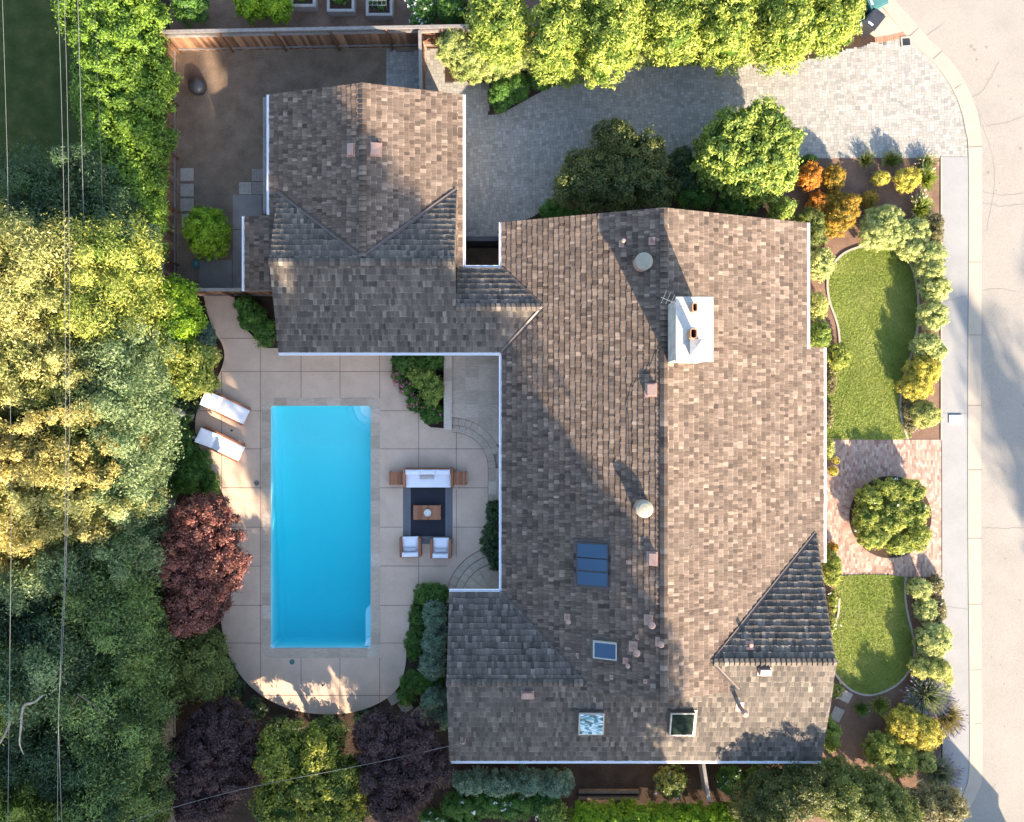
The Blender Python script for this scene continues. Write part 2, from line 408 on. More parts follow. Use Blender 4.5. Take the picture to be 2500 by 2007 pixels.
def crown(mb, lobes, cr, leaf, cover=2.2, asp=.5, elong=0, zmin=-.3, core=True, spread=.5, gap=0.0, tjit=.18, tlow=0.0, droop=0):
    """lobes (x,y,z,rx,ry,rz); cr clump radius; leaves on domed clumps over each lobe"""
    cents = []
    for li, (x, y, z, rx, ry, rz) in enumerate(lobes):
        c0 = np.array([x, y, z]); rr = np.array([rx, ry, rz])
        area = 4 * math.pi * ((rx * ry) ** 1.6 / 3 + (rx * rz) ** 1.6 / 3 + (ry * rz) ** 1.6 / 3) ** (1 / 1.6) * (1 - zmin) / 2
        nc = max(5, int(area / (cr * cr * 2.0)))
        d = fib(nc, zmin); c = c0 + d * rr * rng.uniform(.70, 1.08, (nc, 1))
        keep = np.ones(nc, bool)
        for lj, l2 in enumerate(lobes):
            if lj != li:
                q = (c - np.array(l2[:3])) / np.array(l2[3:]); keep &= (np.linalg.norm(q, axis=1) > .72)
        if gap: keep &= rng.uniform(size=nc) > gap
        c = c[keep]; d = d[keep]
        nrm = unit(d / rr)
        cents.append((c, nrm))
        if core:
            n0 = len(mb.v); S, T = 14, 9; ph = rng.uniform(0, 6, 6)
            for i in range(T + 1):
                th = math.pi * .62 * i / T
                for j in range(S):
                    a = 2 * math.pi * j / S
                    k = .80 * (1 + .06 * math.sin(3 * a + ph[0]) + .05 * math.sin(5 * a + 4 * th + ph[1]))
                    mb.v.append((x + rx * k * math.sin(th) * math.cos(a), y + ry * k * math.sin(th) * math.sin(a), z + rz * k * math.cos(th)))
            for i in range(T):
                for j in range(S):
                    a = n0 + i * S + j; b = n0 + i * S + (j + 1) % S
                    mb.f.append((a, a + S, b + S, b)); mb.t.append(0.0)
    cc = np.concatenate([c for c, _ in cents]); nn = np.concatenate([n for _, n in cents])
    la = leaf * leaf * asp * .5
    per = max(6, int(cover * 2 * math.pi * cr * cr / la * .55))
    K = len(cc); idx = np.repeat(np.arange(K), per)
    d = rng.normal(size=(K * per, 3)); d = unit(d); d = unit(d + nn[idx] * .75)
    crs = (cr * rng.uniform(.55, 1.4, K))[idx][:, None]
    rad = rng.uniform(.4, 1.0, (K * per, 1)) ** .6
    stray = rng.uniform(size=(K * per, 1)) < .14; rad = np.where(stray, rng.uniform(1.0, 1.5, (K * per, 1)), rad)
    p = cc[idx] + d * crs * rad * np.array([1, 1, .85])
    if elong:
        h = nn.copy(); h[:, 2] = h[:, 2] * .3 - droop; h = unit(h)
        p = p + h[idx] * crs * rng.uniform(-.6, 1, (K * per, 1)) * elong
    nv = d + rng.normal(0, spread, d.shape); nv[:, 2] += .35
    V = leaf_quads(p, nv, leaf, asp)
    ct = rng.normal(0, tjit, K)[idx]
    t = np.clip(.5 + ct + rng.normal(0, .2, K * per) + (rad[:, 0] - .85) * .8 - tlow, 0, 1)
    mb.quads(V, t)
    return cc
def trunk(mb, base, top, r, limbs=(), seg=8):
    b = Vector(base); t = Vector(top)
    pts = [b + (t - b) * f + Vector((random.uniform(-.06, .06), random.uniform(-.06, .06), 0)) * (f * 2) for f in (0, .25, .5, .75, 1)]
    mb.tube(pts, [r * 1.25, r, r * .85, r * .65, r * .4], seg)
    for l in limbs:
        l = Vector(l); s = b + (t - b) * random.uniform(.4, .85); m = s.lerp(l, .5) + Vector((0, 0, -.1 * (l - s).length))
        mb.tube([s, m, l], [r * .5, r * .3, r * .08], 6)
def flowers(parent, cc, mat, n, size=.07, cl=7, name='blossom', jit=.12, lift=.1):
    mb = MB(); sel = cc[rng.integers(0, len(cc), n)]; top = sel + rng.normal(0, jit, sel.shape); top[:, 2] = sel[:, 2] + lift
    idx = np.repeat(np.arange(n), cl); p = top[idx] + rng.normal(0, size * .45, (n * cl, 3)) * np.array([1, 1, .5])
    nv = rng.normal(0, .4, (n * cl, 3)) + np.array([0, 0, 1])
    mb.quads(leaf_quads(p, nv, size, .8), rng.uniform(0, 1, n * cl))
    return mb.build(name, mat, parent)

def lobes_px(lst, h, base=0.0, squash=.5):
    """lst of (px,py,rx_px,ry_px[,hscale])"""
    out = []
    for l in lst:
        hh = h * (l[4] if len(l) > 4 else 1); zc = base + hh * (1 - squash); s = FP / (HC - zc)
        x, y, _ = P(l[0], l[1], zc); out.append((x, y, zc, l[2] / s, l[3] / s, hh * squash))
    return out
def shrub(name, label, cat, lst, h, leafk, leaf=.08, cr=.2, cover=2.2, group=None, fl=None, **kw):
    lb = lobes_px(lst, h, squash=kw.pop('squash', .55))
    s = .92
    lb = [(x, y, z, max(rx - cr * .6, rx * .6), max(ry - cr * .6, ry * .6), max(rz - cr * .4, rz * .6)) for x, y, z, rx, ry, rz in lb]
    org = (lb[0][0], lb[0][1], 0)
    mb = MB(); cc = crown(mb, lb, cr, leaf, cover, **kw)
    st = MB()
    for q in cc[rng.integers(0, len(cc), min(9, len(cc)))]:
        b_ = min(lb, key=lambda l: (l[0] - q[0]) ** 2 + (l[1] - q[1]) ** 2); q = np.array(b_[:3]) + (q - np.array(b_[:3])) * .7; st.tube([(b_[0], b_[1], 0), ((b_[0] + q[0]) / 2, (b_[1] + q[1]) / 2, q[2] * .5), tuple(q)], [.03, .02, .008], 5)
    r = empty(name, org, label, cat, group)
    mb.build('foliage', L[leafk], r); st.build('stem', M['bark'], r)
    if fl: flowers(r, cc, F[fl[0]], fl[1], *fl[2:])
    return r
def tree(name, label, cat, lst, h, leafk, leaf=.12, cr=.35, cover=2.0, group=None, squash=.38, tr=.12, bark='bark', base=None, fl=None, **kw):
    lb = lobes_px(lst, h, squash=squash)
    lb = [(x, y, z, rx - cr * .6, ry - cr * .6, rz - cr * .4) for x, y, z, rx, ry, rz in lb]
    cx = sum(l[0] for l in lb) / len(lb); cy = sum(l[1] for l in lb) / len(lb)
    if base: cx, cy = P2(*base)
    mb = MB(); cc = crown(mb, lb, cr, leaf, cover, **kw)
    r = empty(name, (cx, cy, 0), label, cat, group)
    t = MB(); lim = [tuple(cc[i]) for i in rng.integers(0, len(cc), 10)]
    trunk(t, (cx, cy, 0), (lb[0][0], lb[0][1], lb[0][2] + lb[0][5] * .5), tr, lim)
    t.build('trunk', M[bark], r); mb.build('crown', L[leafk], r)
    if fl: flowers(r, cc, F[fl[0]], fl[1], *fl[2:])
    return r

# ------------------------------------------------------------------ GROUND
g = MB(); g.poly([(-300, -300, 0), (300, -300, 0), (300, 300, 0), (-300, 300, 0)]); 
# pool hole: ground is built round the pool shell
g = MB()
px0, py0 = P2(652, 1590); px1, py1 = P2(914, 982)
for a in ((-300, -300, 300, py0), (-300, py1, 300, 300), (-300, py0, px0, py1), (px1, py0, 300, py1)):
    g.poly([(a[0], a[1], 0), (a[2], a[1], 0), (a[2], a[3], 0), (a[0], a[3], 0)])
g.build('ground', M['soil'], kind='structure')
def sheet(name, mat, pts, z, kind='structure', tone_=.5, **kw):
    mb = MB(); mb.poly([(x, y, z) for x, y in ccw(pts)], tone_); return mb.build(name, mat, kind=kind, **kw)
pp = lambda lst: [P2(*q) for q in lst]
sheet('yard_dirt', M['dirt'], pp([(398, 110), (1030, 110), (1030, 240), (1000, 700), (405, 715), (398, 600)]), .004)
sheet('mulch_bed', M['mulch'], pp([(1940, 384), (2298, 384), (2298, 2007), (2310, 2100), (1900, 2100), (1900, 384)]), .004)
sheet('neighbour_mulch', M['mulch'], pp([(415, -120), (2100, -120), (2070, 60), (415, 72)]), .006)
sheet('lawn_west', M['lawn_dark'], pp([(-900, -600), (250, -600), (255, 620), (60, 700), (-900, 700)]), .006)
# street
inner = [(2141, 0), (2152, 16), (2215, 92), (2280, 155), (2322, 215), (2345, 270), (2356, 320), (2363, 375), (2364, 600), (2362, 900), (2362, 1300), (2365, 1640), (2365, 1870), (2352, 1935), (2325, 2007)]
outer = [(2184, 0), (2204, 22), (2262, 88), (2322, 150), (2358, 205), (2382, 262), (2394, 318), (2397, 375), (2397, 600), (2395, 900), (2395, 1300), (2397, 1640), (2398, 1880), (2386, 1935), (2350, 2007)]
inn = spline([(2040, -120)] + inner + [(2260, 2150)], 6); out = spline([(2080, -120)] + outer + [(2290, 2150)], 6)
rd = MB(); pts = [P2(*q) for q in out]
for a, b in zip(pts[:-1], pts[1:]): rd.poly([(a[0], a[1], .008), (b[0], b[1], .008), (90, b[1], .008), (90, a[1], .008)])
rd.poly([(pts[0][0] - 0, pts[0][1], .008), (90, pts[0][1], .008), (90, 120, .008), (-30, 120, .008)])
rd.poly([(pts[-1][0], pts[-1][1], .008), (90, pts[-1][1], .008), (90, -120, .008), (pts[-1][0] - 40, -120, .008)])
rd.build('street', M['road'], kind='structure')
gt = MB(); ip = [P2(*q) for q in inn]; op = pts
for i in range(len(ip) - 1):
    a, b, c, d = ip[i], ip[i + 1], op[i + 1], op[i]
    gt.poly([(a[0], a[1], .05), (b[0], b[1], .05), (c[0], c[1], .012), (d[0], d[1], .012)])
    gt.poly([(a[0], a[1], 0), (b[0], b[1], 0), (b[0], b[1], .05), (a[0], a[1], .05)])
gt.build('kerb_gutter', M['gutter'], kind='structure')
sheet('sidewalk', M['walk'], pp([(2298, 384), (2366, 384), (2367, 1300), (2369, 1870), (2356, 1935), (2330, 2010), (2280, 2100), (2250, 2100), (2300, 1930)]), .030)
jm = MB()
for y in (640, 818, 990, 1147, 1314, 1475, 1635, 1766): 
    a = P2(2362, y); b = P2(2397, y); jm.poly([(a[0], a[1] - .012, .053), (b[0], a[1] - .012, .0155), (b[0], a[1] + .012, .0155), (a[0], a[1] + .012, .053)])
for (a, b) in (((2363, 360), (2397, 358)), ((2330, 218), (2350, 203)), ((2276, 146), (2300, 125)), ((2218, 91), (2243, 68))):
    a = P2(*a); b = P2(*b); jm.poly([(a[0], a[1] - .017, .054), (b[0], b[1] - .017, .016), (b[0], b[1] + .017, .016), (a[0], a[1] + .017, .054)])
jm.build('kerb_joints', M['joint'], kind='structure')
ck = MB()
for path in ([(2262, 88), (2290, 130), (2305, 165), (2330, 200), (2365, 240), (2385, 265)], [(2365, 240), (2400, 220), (2440, 150)], [(2410, 308), (2450, 300), (2500, 283)], [(2400, 468), (2450, 478), (2500, 470)], [(2400, 1286), (2440, 1289), (2500, 1287)],
             [(2305, 735), (2350, 725), (2360, 722)], [(2303, 1010), (2362, 1012)], [(2400, 711), (2440, 706), (2480, 712)], [(2300, 58), (2262, 88)], [(2300, 1482), (2362, 1484)], [(2390, 265), (2395, 300), (2404, 322), (2430, 420), (2408, 560)], [(2400, 496), (2445, 505), (2500, 498)]):
    q = spline([P2(x + random.uniform(-1, 1), y + random.uniform(-2, 2)) for x, y in path], 6)
    q = [(x + random.uniform(-.03, .03), y + random.uniform(-.03, .03)) for x, y in q]
    strip(ck, q, .018, .03, .034 if path[0][0] < 2362 and path[-1][0] < 2366 and path[0][1] > 400 else .0125)
for k in range(40):
    x, y = P2(random.uniform(2402, 2500), random.uniform(0, 2000)); r = random.uniform(.015, .05)
    ck.poly([(x + r * math.cos(t) * random.uniform(.7, 1.2), y + r * math.sin(t), .0125) for t in np.linspace(0, 2 * math.pi, 9)[:-1]])
for (x, y) in ((2370, 113), (2378, 122), (2384, 146), (2491, 362), (2412, 421), (2408, 115)):
    x, y = P2(x, y); r = random.uniform(.06, .1); ck.poly([(x + r * math.cos(t) * random.uniform(.7, 1.2), y + r * math.sin(t), .0125) for t in np.linspace(0, 2 * math.pi, 11)[:-1]])
ck.build('street_cracks', M['crack'], kind='structure')

# ---------------- paver tiling
def tiling(mb, poly, z, cell, shapes, gapw, th=.0, rot=0, jit=0.0, tonef=None):
    xs = [q[0] for q in poly]; ys = [q[1] for q in poly]
    x0, x1, y0, y1 = min(xs), max(xs), min(ys), max(ys)
    nx = int((x1 - x0) / cell) + 2; ny = int((y1 - y0) / cell) + 2
    used = np.zeros((ny + 4, nx + 4), bool)
    for j in range(ny):
        for i in range(nx):
            if used[j, i]: continue
            random.shuffle(shapes)
            for (a, b) in shapes:
                if not used[j:j + b, i:i + a].any() and j + b <= ny + 3 and i + a <= nx + 3: break
            else: a, b = 1, 1
            used[j:j + b, i:i + a] = True
            X0 = x0 + i * cell; Y0 = y0 + j * cell; X1 = X0 + a * cell; Y1 = Y0 + b * cell
            if inside((X0 + X1) / 2, (Y0 + Y1) / 2, poly):
                t = random.betavariate(2, 2) if tonef is None else tonef()
                dz = random.uniform(0, .002)
                mb.poly([(X0 + gapw, Y0 + gapw, z + dz), (X1 - gapw, Y0 + gapw, z + dz), (X1 - gapw, Y1 - gapw, z + dz), (X0 + gapw, Y1 - gapw, z + dz)], t)
curveN = [(1192, 287), (1225, 283), (1265, 262), (1320, 232), (1370, 208), (1430, 180), (1500, 168), (1600, 166), (1700, 166), (1850, 158), (1960, 148), (2030, 133), (2100, 115), (2150, 103), (2200, 92)]
ci = [q for q in inner if q[1] > 85 and q[1] < 384]
dv = [(1034, 118), (1086, 118), (1086, 200), (1192, 200)] + spline(curveN, 5) + ci + [(2363, 384), (1690, 384), (1600, 400), (1470, 440), (1400, 455), (1345, 490), (1305, 520), (1260, 540), (1215, 560), (1215, 606), (1130, 606), (1120, 300), (1034, 260)]
dvp = pp(dv)
sheet('driveway_bed', M['pavjoint'], dvp, .008)
mb = MB(); tiling(mb, dvp, .014, .0745, [(2, 2), (3, 2), (2, 2), (2, 3), (3, 2)], .004); mb.build('driveway', M['paver'], kind='structure')
mb = MB()                     # soldier course along the curved edges
def soldier(mb, path, wd, ln, z):
    q = path; acc = 0; 
    for (a, b) in zip(q[:-1], q[1:]):
        d = math.dist(a, b)
        n = max(1, round(d / ln))
        for i in range(n):
            p0 = (a[0] + (b[0] - a[0]) * (i + .06) / n, a[1] + (b[1] - a[1]) * (i + .06) / n); p1 = (a[0] + (b[0] - a[0]) * (i + .94) / n, a[1] + (b[1] - a[1]) * (i + .94) / n)
            strip(mb, [p0, p1], wd, 0, z, random.uniform(.2, .8))
soldier(mb, [P2(*q) for q in spline(curveN[:10], 4)], .22, .12, .02)
soldier(mb, [P2(*q) for q in spline([(1215, 560), (1260, 540), (1305, 520), (1345, 488), (1400, 452)], 4)], .22, .12, .02)
soldier(mb, [P2(*q) for q in [(1700, 381), (2362, 381)]], .2, .12, .02)
soldier(mb, [P2(*q) for q in spline(ci, 3)], .3, .12, .02)
mb.build('driveway_border', M['paver'], kind='structure')
mb = MB(); q = pp([(943, 125), (1026, 125), (1026, 240), (943, 240)]); sheet('side_pad_bed', M['pavjoint'], q, .008); tiling(mb, q, .014, .0745, [(2, 2), (3, 2), (2, 3)], .004); mb.build('side_pad', M['paver'], kind='structure')
# brick forecourt
q = pp([(1985, 1073), (2298, 1073), (2298, 1408), (1985, 1408)]); sheet('brick_mortar_bed', M['brjoint'], q, .008)
mb = MB(); cx, cy = P2(2173, 1262); rb = 100 / 54
x0, y0 = q[3][0], q[3][1]
X = x0; col = 0
bt = lambda: min(1, max(0, random.betavariate(1.6, 1.7) + random.choice((0, 0, 0, .25))))
while X < q[1][0] - .05:
    Y = y0 - (.1 if col % 2 else 0)
    while Y < q[0][1]:
        if math.hypot(X + .05 - cx, Y + .1 - cy) > rb + .2 and Y + .1 < q[0][1] - .1 and Y > y0 + .02:
            mb.poly([(X + .006, Y + .006, .014), (X + .089, Y + .006, .014), (X + .089, min(Y + .189, q[0][1]), .014), (X + .006, min(Y + .189, q[0][1]), .014)], bt())
        Y += .195
    X += .095; col += 1
for rr, z in ((rb + .02, .02), (rb + .2, .016)):
    n = int(2 * math.pi * rr / .095)
    for i in range(n):
        a0 = 2 * math.pi * (i + .06) / n; a1 = 2 * math.pi * (i + .94) / n
        mb.poly([(cx + r_ * math.cos(a), cy + r_ * math.sin(a), z) for r_, a in ((rr, a0), (rr + .18, a0), (rr + .18, a1), (rr, a1))], bt())
for yy in (q[0][1] - .2, y0 + .0):
    X = x0
    while X < q[1][0]: mb.poly([(X + .004, yy + .01, .018), (X + .09, yy + .01, .018), (X + .09, yy + .19, .018), (X + .004, yy + .19, .018)], bt()); X += .095
mb.build('brick_forecourt', M['brick'], kind='structure')
sheet('round_bed_soil', M['soil'], [(cx + rb * math.cos(t), cy + rb * math.sin(t)) for t in np.linspace(0, 2 * math.pi, 40)[:-1]], .024)
# lawns
law1 = [(2035, 1072), (2016, 1072), (2012, 960), (2030, 905), (2050, 850), (2046, 805), (2038, 775), (2024, 735), (2019, 690), (2028, 655), (2055, 622), (2095, 604), (2130, 600), (2170, 606), (2205, 622), (2228, 660), (2238, 710), (2241, 760), (2237, 810), (2225, 860), (2208, 915), (2198, 965), (2198, 1010), (2206, 1045), (2215, 1072)]
law2 = [(2042, 1408), (2209, 1408), (2208, 1450), (2214, 1495), (2225, 1540), (2231, 1580), (2226, 1618), (2205, 1655), (2170, 1682), (2125, 1696), (2085, 1688), (2055, 1665), (2030, 1630), (2025, 1590), (2030, 1540), (2045, 1500), (2048, 1460)]
def lawn(name, pts, mat, label, n, curb_from, curb_to):
    sp = spline(pts, 5, True); w_ = [P2(*q) for q in sp]
    sheet(name, M['lawn'], w_, .03)
    mb = MB(); bb = np.array(w_); k = 0; lo = bb.min(0); hi = bb.max(0)
    c = rng.uniform(lo, hi, (n, 2)); m = np.array([inside(a, b, w_) for a, b in c]); c = c[m]
    c = np.concatenate([c, rng.uniform(.035, .06, (len(c), 1))], 1)
    nv = rng.normal(0, .5, c.shape) + np.array([.1, -.1, .45])
    f = np.sin(c[:, 0] * 2.1 + 1.3 * np.sin(c[:, 1] * 1.7)) * np.sin(c[:, 1] * 1.3 + c[:, 0]) * .16
    mb.quads(leaf_quads(c, nv, .075, .22), np.clip(rng.uniform(.1, .8, len(c)) + f, 0, 1))
    mb.build('lawn_grass', M['blade'], kind='stuff')
    cb = MB(); q = [P2(*q) for q in spline(pts[curb_from:curb_to], 6)]
    strip(cb, q, .09, 0, .07); cb.build('lawn_edging', M['curb'], label=label, cat='edging')
lawn('lawn_upper', law1, None, 'pale concrete edging curving round the larger bean shaped lawn', 60000, 4, 25)
lawn('lawn_lower', law2, None, 'pale concrete edging curving round the smaller lawn below the brick forecourt', 30000, 1, 17)
mb = MB(); strip(mb, [P2(2297, 384), P2(2297, 1075)], .06, 0, .05); strip(mb, [P2(2298, 1408), P2(2300, 1500)], .06, 0, .05); mb.build('bed_edging', M['curb'], label='thin straight edging strip between planting beds and sidewalk', cat='edging')

# ------------------------------------------------------------------ PATIO + POOL
patL = [(498, 720), (508, 765), (524, 808), (543, 840), (549, 870), (540, 905), (518, 948), (490, 985), (479, 1020), (479, 1062), (492, 1100), (516, 1150), (545, 1205), (560, 1260), (555, 1350), (542, 1440), (540, 1500), (548, 1560), (565, 1608), (598, 1660), (650, 1703), (720, 1733), (800, 1743), (870, 1736), (930, 1713), (972, 1678), (988, 1635), (994, 1580), (1002, 1510), (1015, 1440)]
patR = [(1240, 1440), (1240, 850), (960, 850), (957, 905), (975, 940), (1005, 975), (1024, 1010), (1032, 1035), (1050, 1043), (1087, 1045), (1110, 1045), (1110, 846), (680, 846), (655, 848), (622, 822), (594, 798), (580, 760), (573, 722)]
pat = spline(patL, 5) + [(1240, 1440), (1240, 1050), (1087, 1046), (1052, 1043), (1036, 1032), (1024, 1008), (1003, 975), (975, 940), (958, 905), (957, 850), (655, 850), (622, 824), (594, 798), (580, 760), (573, 722)]
# patio with pool opening: split at the pool by clipping to four bands
patp = [P2(*q) for q in pat]
mb = MB()
def clip_any(poly, box):   # only used on thin bands: general polygon clip (handles simple concave shapes)
    return clip(poly, box)
bx0, by0 = P2(658, 1584); bx1, by1 = P2(908, 988)
for box in ((-20, -20, bx0, 20), (bx1, -20, 3, 20), (bx0, -20, bx1, by0), (bx0, by1, bx1, 20)):
    c_ = clip(ccw(patp), box)
    if len(c_) > 2: mb.poly([(x, y, .06) for x, y in c_])
pe = [P2(*q) for q in spline(patL, 5)]
for a, b in zip(pe[:-1], pe[1:]): mb.poly([(a[0], a[1], .06), (b[0], b[1], .06), (b[0], b[1], 0), (a[0], a[1], 0)])
mb.build('patio', M['patio'], kind='structure')
jn = MB()
def jl(a, b): strip(jn, [P2(*a, .06), P2(*b, .06)], .022, 0, .0645)
for y, xs in ((826, [(537, 625)]), (907, [(541, 957)]), (1003, [(484, 641), (928, 1019)]), (1096, [(495, 641), (928, 1190)]), (1191, [(543, 641), (928, 1197)]), (1287, [(560, 641), (928, 982), (1106, 1197)]), (1382, [(556, 641), (928, 1093)]), (1478, [(543, 641), (928, 1008)]), (1570, [(552, 641), (928, 995)]), (1698, [(645, 953)])):
    for a, b in xs: jl((a, y), (b, y))
for x, ys in ((541, [(906, 1003), (1003, 1200)]), (636, [(826, 1003), (1003, 1570), (1570, 1695)]), (735, [(860, 972), (1605, 1733)]), (830, [(860, 972), (1605, 1742)]), (927, [(860, 972), (1605, 1712)]), (1022, [(1003, 1145), (1350, 1430)]), (1114, [(1048, 1150), (1195, 1360)])):
    for a, b in ys: jl((x, a), (x, b))
jn.build('patio_joints', M['joint'], kind='structure')
# pool coping
x0, y0 = P2(641, 1605); x1, y1 = P2(928, 972); xi0, yi0 = P2(661, 1582); xi1, yi1 = P2(906, 991)
def rrect(x0, y0, x1, y1, r, n=8):
    o = []
    for cx_, cy_, a in ((x1 - r, y1 - r, 0), (x0 + r, y1 - r, 90), (x0 + r, y0 + r, 180), (x1 - r, y0 + r, 270)):
        for i in range(n + 1): t = R(a + 90 * i / n); o.append((cx_ + r * math.cos(t), cy_ + r * math.sin(t)))
    return o
cp = MB()
oc = rrect(x0, y0, x1, y1, .45); ic = rrect(xi0, yi0, xi1, yi1, .16)
def resamp(loop, n):
    d = [0]
    for i in range(len(loop)): d.append(d[-1] + math.dist(loop[i], loop[(i + 1) % len(loop)]))
    return d
# walk round by angle parameterisation: build tiles with shared side parameter
def side(t, lo, hi, r, horiz): pass
tiles = []
nL, nW = 18, 7
ztop = .075
def ringtile(o4, i4, tn):
    cp.poly([(*o4[0], ztop), (*o4[1], ztop), (*i4[1], ztop), (*i4[0], ztop)], tn)
    cp.poly([(*i4[0], ztop), (*i4[1], ztop), (*i4[1], -.02), (*i4[0], -.02)], tn)
    cp.poly([(*o4[1], ztop), (*o4[0], ztop), (*o4[0], 0), (*o4[1], 0)], tn)
gp = .004
ys = np.linspace(yi0 + .16, yi1 - .16, nL + 1); xs = np.linspace(xi0 + .16, xi1 - .16, nW + 1)
tt = lambda: random.choice((.3, .4, .5, .55, .6, .65, .7, .85))
for a, b in zip(ys[:-1], ys[1:]):
    oa = a if a > y0 + .45 else max(a, y0 + .45); 
    ringtile([(x1, a + gp), (x1, b - gp)], [(xi1, a + gp), (xi1, b - gp)], tt()); ringtile([(x0, b - gp), (x0, a + gp)], [(xi0, b - gp), (xi0, a + gp)], tt())
for a, b in zip(xs[:-1], xs[1:]):
    ringtile([(b - gp, y1), (a + gp, y1)], [(b - gp, yi1), (a + gp, yi1)], tt()); ringtile([(a + gp, y0), (b - gp, y0)], [(a + gp, yi0), (b - gp, yi0)], tt())
for (cx_, cy_, sx, sy) in ((xi1 - .16, yi1 - .16, 1, 1), (xi0 + .16, yi1 - .16, -1, 1), (xi0 + .16, yi0 + .16, -1, -1), (xi1 - .16, yi0 + .16, 1, -1)):
    tn = random.uniform(.6, .95); w_x = (x1 - cx_) if sx > 0 else (cx_ - x0); w_y = (y1 - cy_) if sy > 0 else (cy_ - y0); ro = .42
    n = 10; op_ = []; ip_ = []
    for i in range(n + 1):
        t = R(90 * i / n); ip_.append((cx_ + sx * .16 * math.cos(t), cy_ + sy * .16 * math.sin(t)))
        ox = max(w_x - ro, 0) + ro * math.cos(t); oy = max(w_y - ro, 0) + ro * math.sin(t)
        if i == 0: oy = 0
        if i == n: ox = 0
        op_.append((cx_ + sx * ox, cy_ + sy * oy))
    for i in range(n): 
        o4, i4 = [op_[i], op_[i + 1]], [ip_[i], ip_[i + 1]]
        if sx * sy < 0: o4.reverse(); i4.reverse()
        ringtile(o4, i4, tn)
cp.build('pool_coping', M['trav'], kind='structure')
# basin: shallow north (py small), deep south
WZ = -.06
def depth(y): t = (y - yi0) / (yi1 - yi0); return -1.85 + 1.05 * min(1, max(0, (t - .05) / .8)) ** 1.1
bs = MB(); n = 24; Y = np.linspace(yi0 - .02, yi1 + .02, n + 1); xa, xb = xi0 - .02, xi1 + .02
for a, b in zip(Y[:-1], Y[1:]):
    da, db = depth(a), depth(b)
    bs.poly([(xa + .25, a, da), (xb - .25, a, da), (xb - .25, b, db), (xa + .25, b, db)])
    bs.poly([(xa, a, da + .3), (xa + .25, a, da), (xa + .25, b, db), (xa, b, db + .3)]); bs.poly([(xb - .25, a, da), (xb, a, da + .3), (xb, b, db + .3), (xb - .25, b, db)])
    bs.poly([(xa, a, .05), (xa, a, da + .3), (xa, b, db + .3), (xa, b, .05)]); bs.poly([(xb, a, da + .3), (xb, a, .05), (xb, b, .05), (xb, b, db + .3)])
bs.poly([(xa, Y[0], .05), (xb, Y[0], .05), (xb, Y[0], -2.6), (xa, Y[0], -2.6)]); bs.poly([(xb, Y[-1], .05), (xa, Y[-1], .05), (xa, Y[-1], -2.6), (xb, Y[-1], -2.6)])
for (cx_, cy_, sx, sy) in ((xi1, yi1, -1, -1), (xi0, yi1, 1, -1), (xi0, yi0, 1, 1), (xi1, yi0, -1, 1)):
    q = [(cx_, cy_)] + [(cx_ + sx * (.16 - .16 * math.cos(t)), cy_ + sy * (.16 - .16 * math.sin(t))) for t in np.linspace(0, math.pi / 2, 7)]
    bs.prism(ccw(q), -2.6, .06)
bs.build('pool_basin', M['plaster'], kind='structure')
ps = MB()
for r_, z in ((1.25, -.75), (.92, -.5), (.6, -.27)):
    q = [(xb + .01, yi1 + .03)] + [(xb + .01 - r_ * math.cos(t), yi1 + .03 - r_ * math.sin(t)) for t in np.linspace(0, math.pi / 2, 20)]
    ps.prism(ccw(q), -2.0, z)
bxs = [P2(886, 0)[0]]; ya, yb = P2(0, 1581)[1], P2(0, 1483)[1]; xl = P2(888, 0)[0]
q = [(xb + .01, ya), (xb + .01, yb)] + [(xb - (xb - xl) * math.sin(t), yb - .35 * (1 - math.cos(t))) for t in np.linspace(.1, math.pi / 2, 10)] + [(xl, ya)]
ps.prism(ccw(q), -2.4, -.45)
q2 = [(xb + .01, ya), (xb + .01, ya + .42)] + [(xb - (xb - xl) * math.sin(t), ya + .42 * math.cos(t)) for t in np.linspace(.1, math.pi / 2, 10)]
ps.prism(ccw(q2), -2.4, -.2)
ps.build('pool_steps', M['poolstep'], kind='structure')
def mk_water():
    m, nt, b = newmat('pool_water'); nt.nodes.remove(b)
    tr = N(nt, 'ShaderNodeBsdfTransparent'); gl = N(nt, 'ShaderNodeBsdfGlossy'); gl.inputs['Roughness'].default_value = .06
    fr = N(nt, 'ShaderNodeFresnel'); fr.inputs['IOR'].default_value = 1.33
    ge = N(nt, 'ShaderNodeNewGeometry'); om = N(nt, 'ShaderNodeMath', operation='SUBTRACT'); om.inputs[0].default_value = 1; nt.links.new(ge.outputs['Backfacing'], om.inputs[1])
    mu = N(nt, 'ShaderNodeMath', operation='MULTIPLY'); nt.links.new(fr.outputs[0], mu.inputs[0]); nt.links.new(om.outputs[0], mu.inputs[1])
    mx = N(nt, 'ShaderNodeMixShader'); nt.links.new(mu.outputs[0], mx.inputs[0]); nt.links.new(tr.outputs[0], mx.inputs[1]); nt.links.new(gl.outputs[0], mx.inputs[2])
    bn = N(nt, 'ShaderNodeBump'); bn.inputs['Strength'].default_value = .04; bn.inputs['Distance'].default_value = .02; nt.links.new(noise(nt, 5, 4), bn.inputs['Height'])
    nt.links.new(bn.outputs[0], gl.inputs['Normal']); nt.links.new(bn.outputs[0], fr.inputs['Normal'])
    va = N(nt, 'ShaderNodeVolumeAbsorption'); va.inputs['Color'].default_value = (0, .90, .935, 1); va.inputs['Density'].default_value = 1.05
    o = nt.nodes['Material Output']; nt.links.new(mx.outputs[0], o.inputs[0]); nt.links.new(va.outputs[0], o.inputs[1]); return m
M['water'] = mk_water()
wt = MB(); wt.box(xa - .05, Y[0] - .05, -2.7, xb + .05, Y[-1] + .05, WZ); wt.build('pool_water', M['water'], kind='structure')
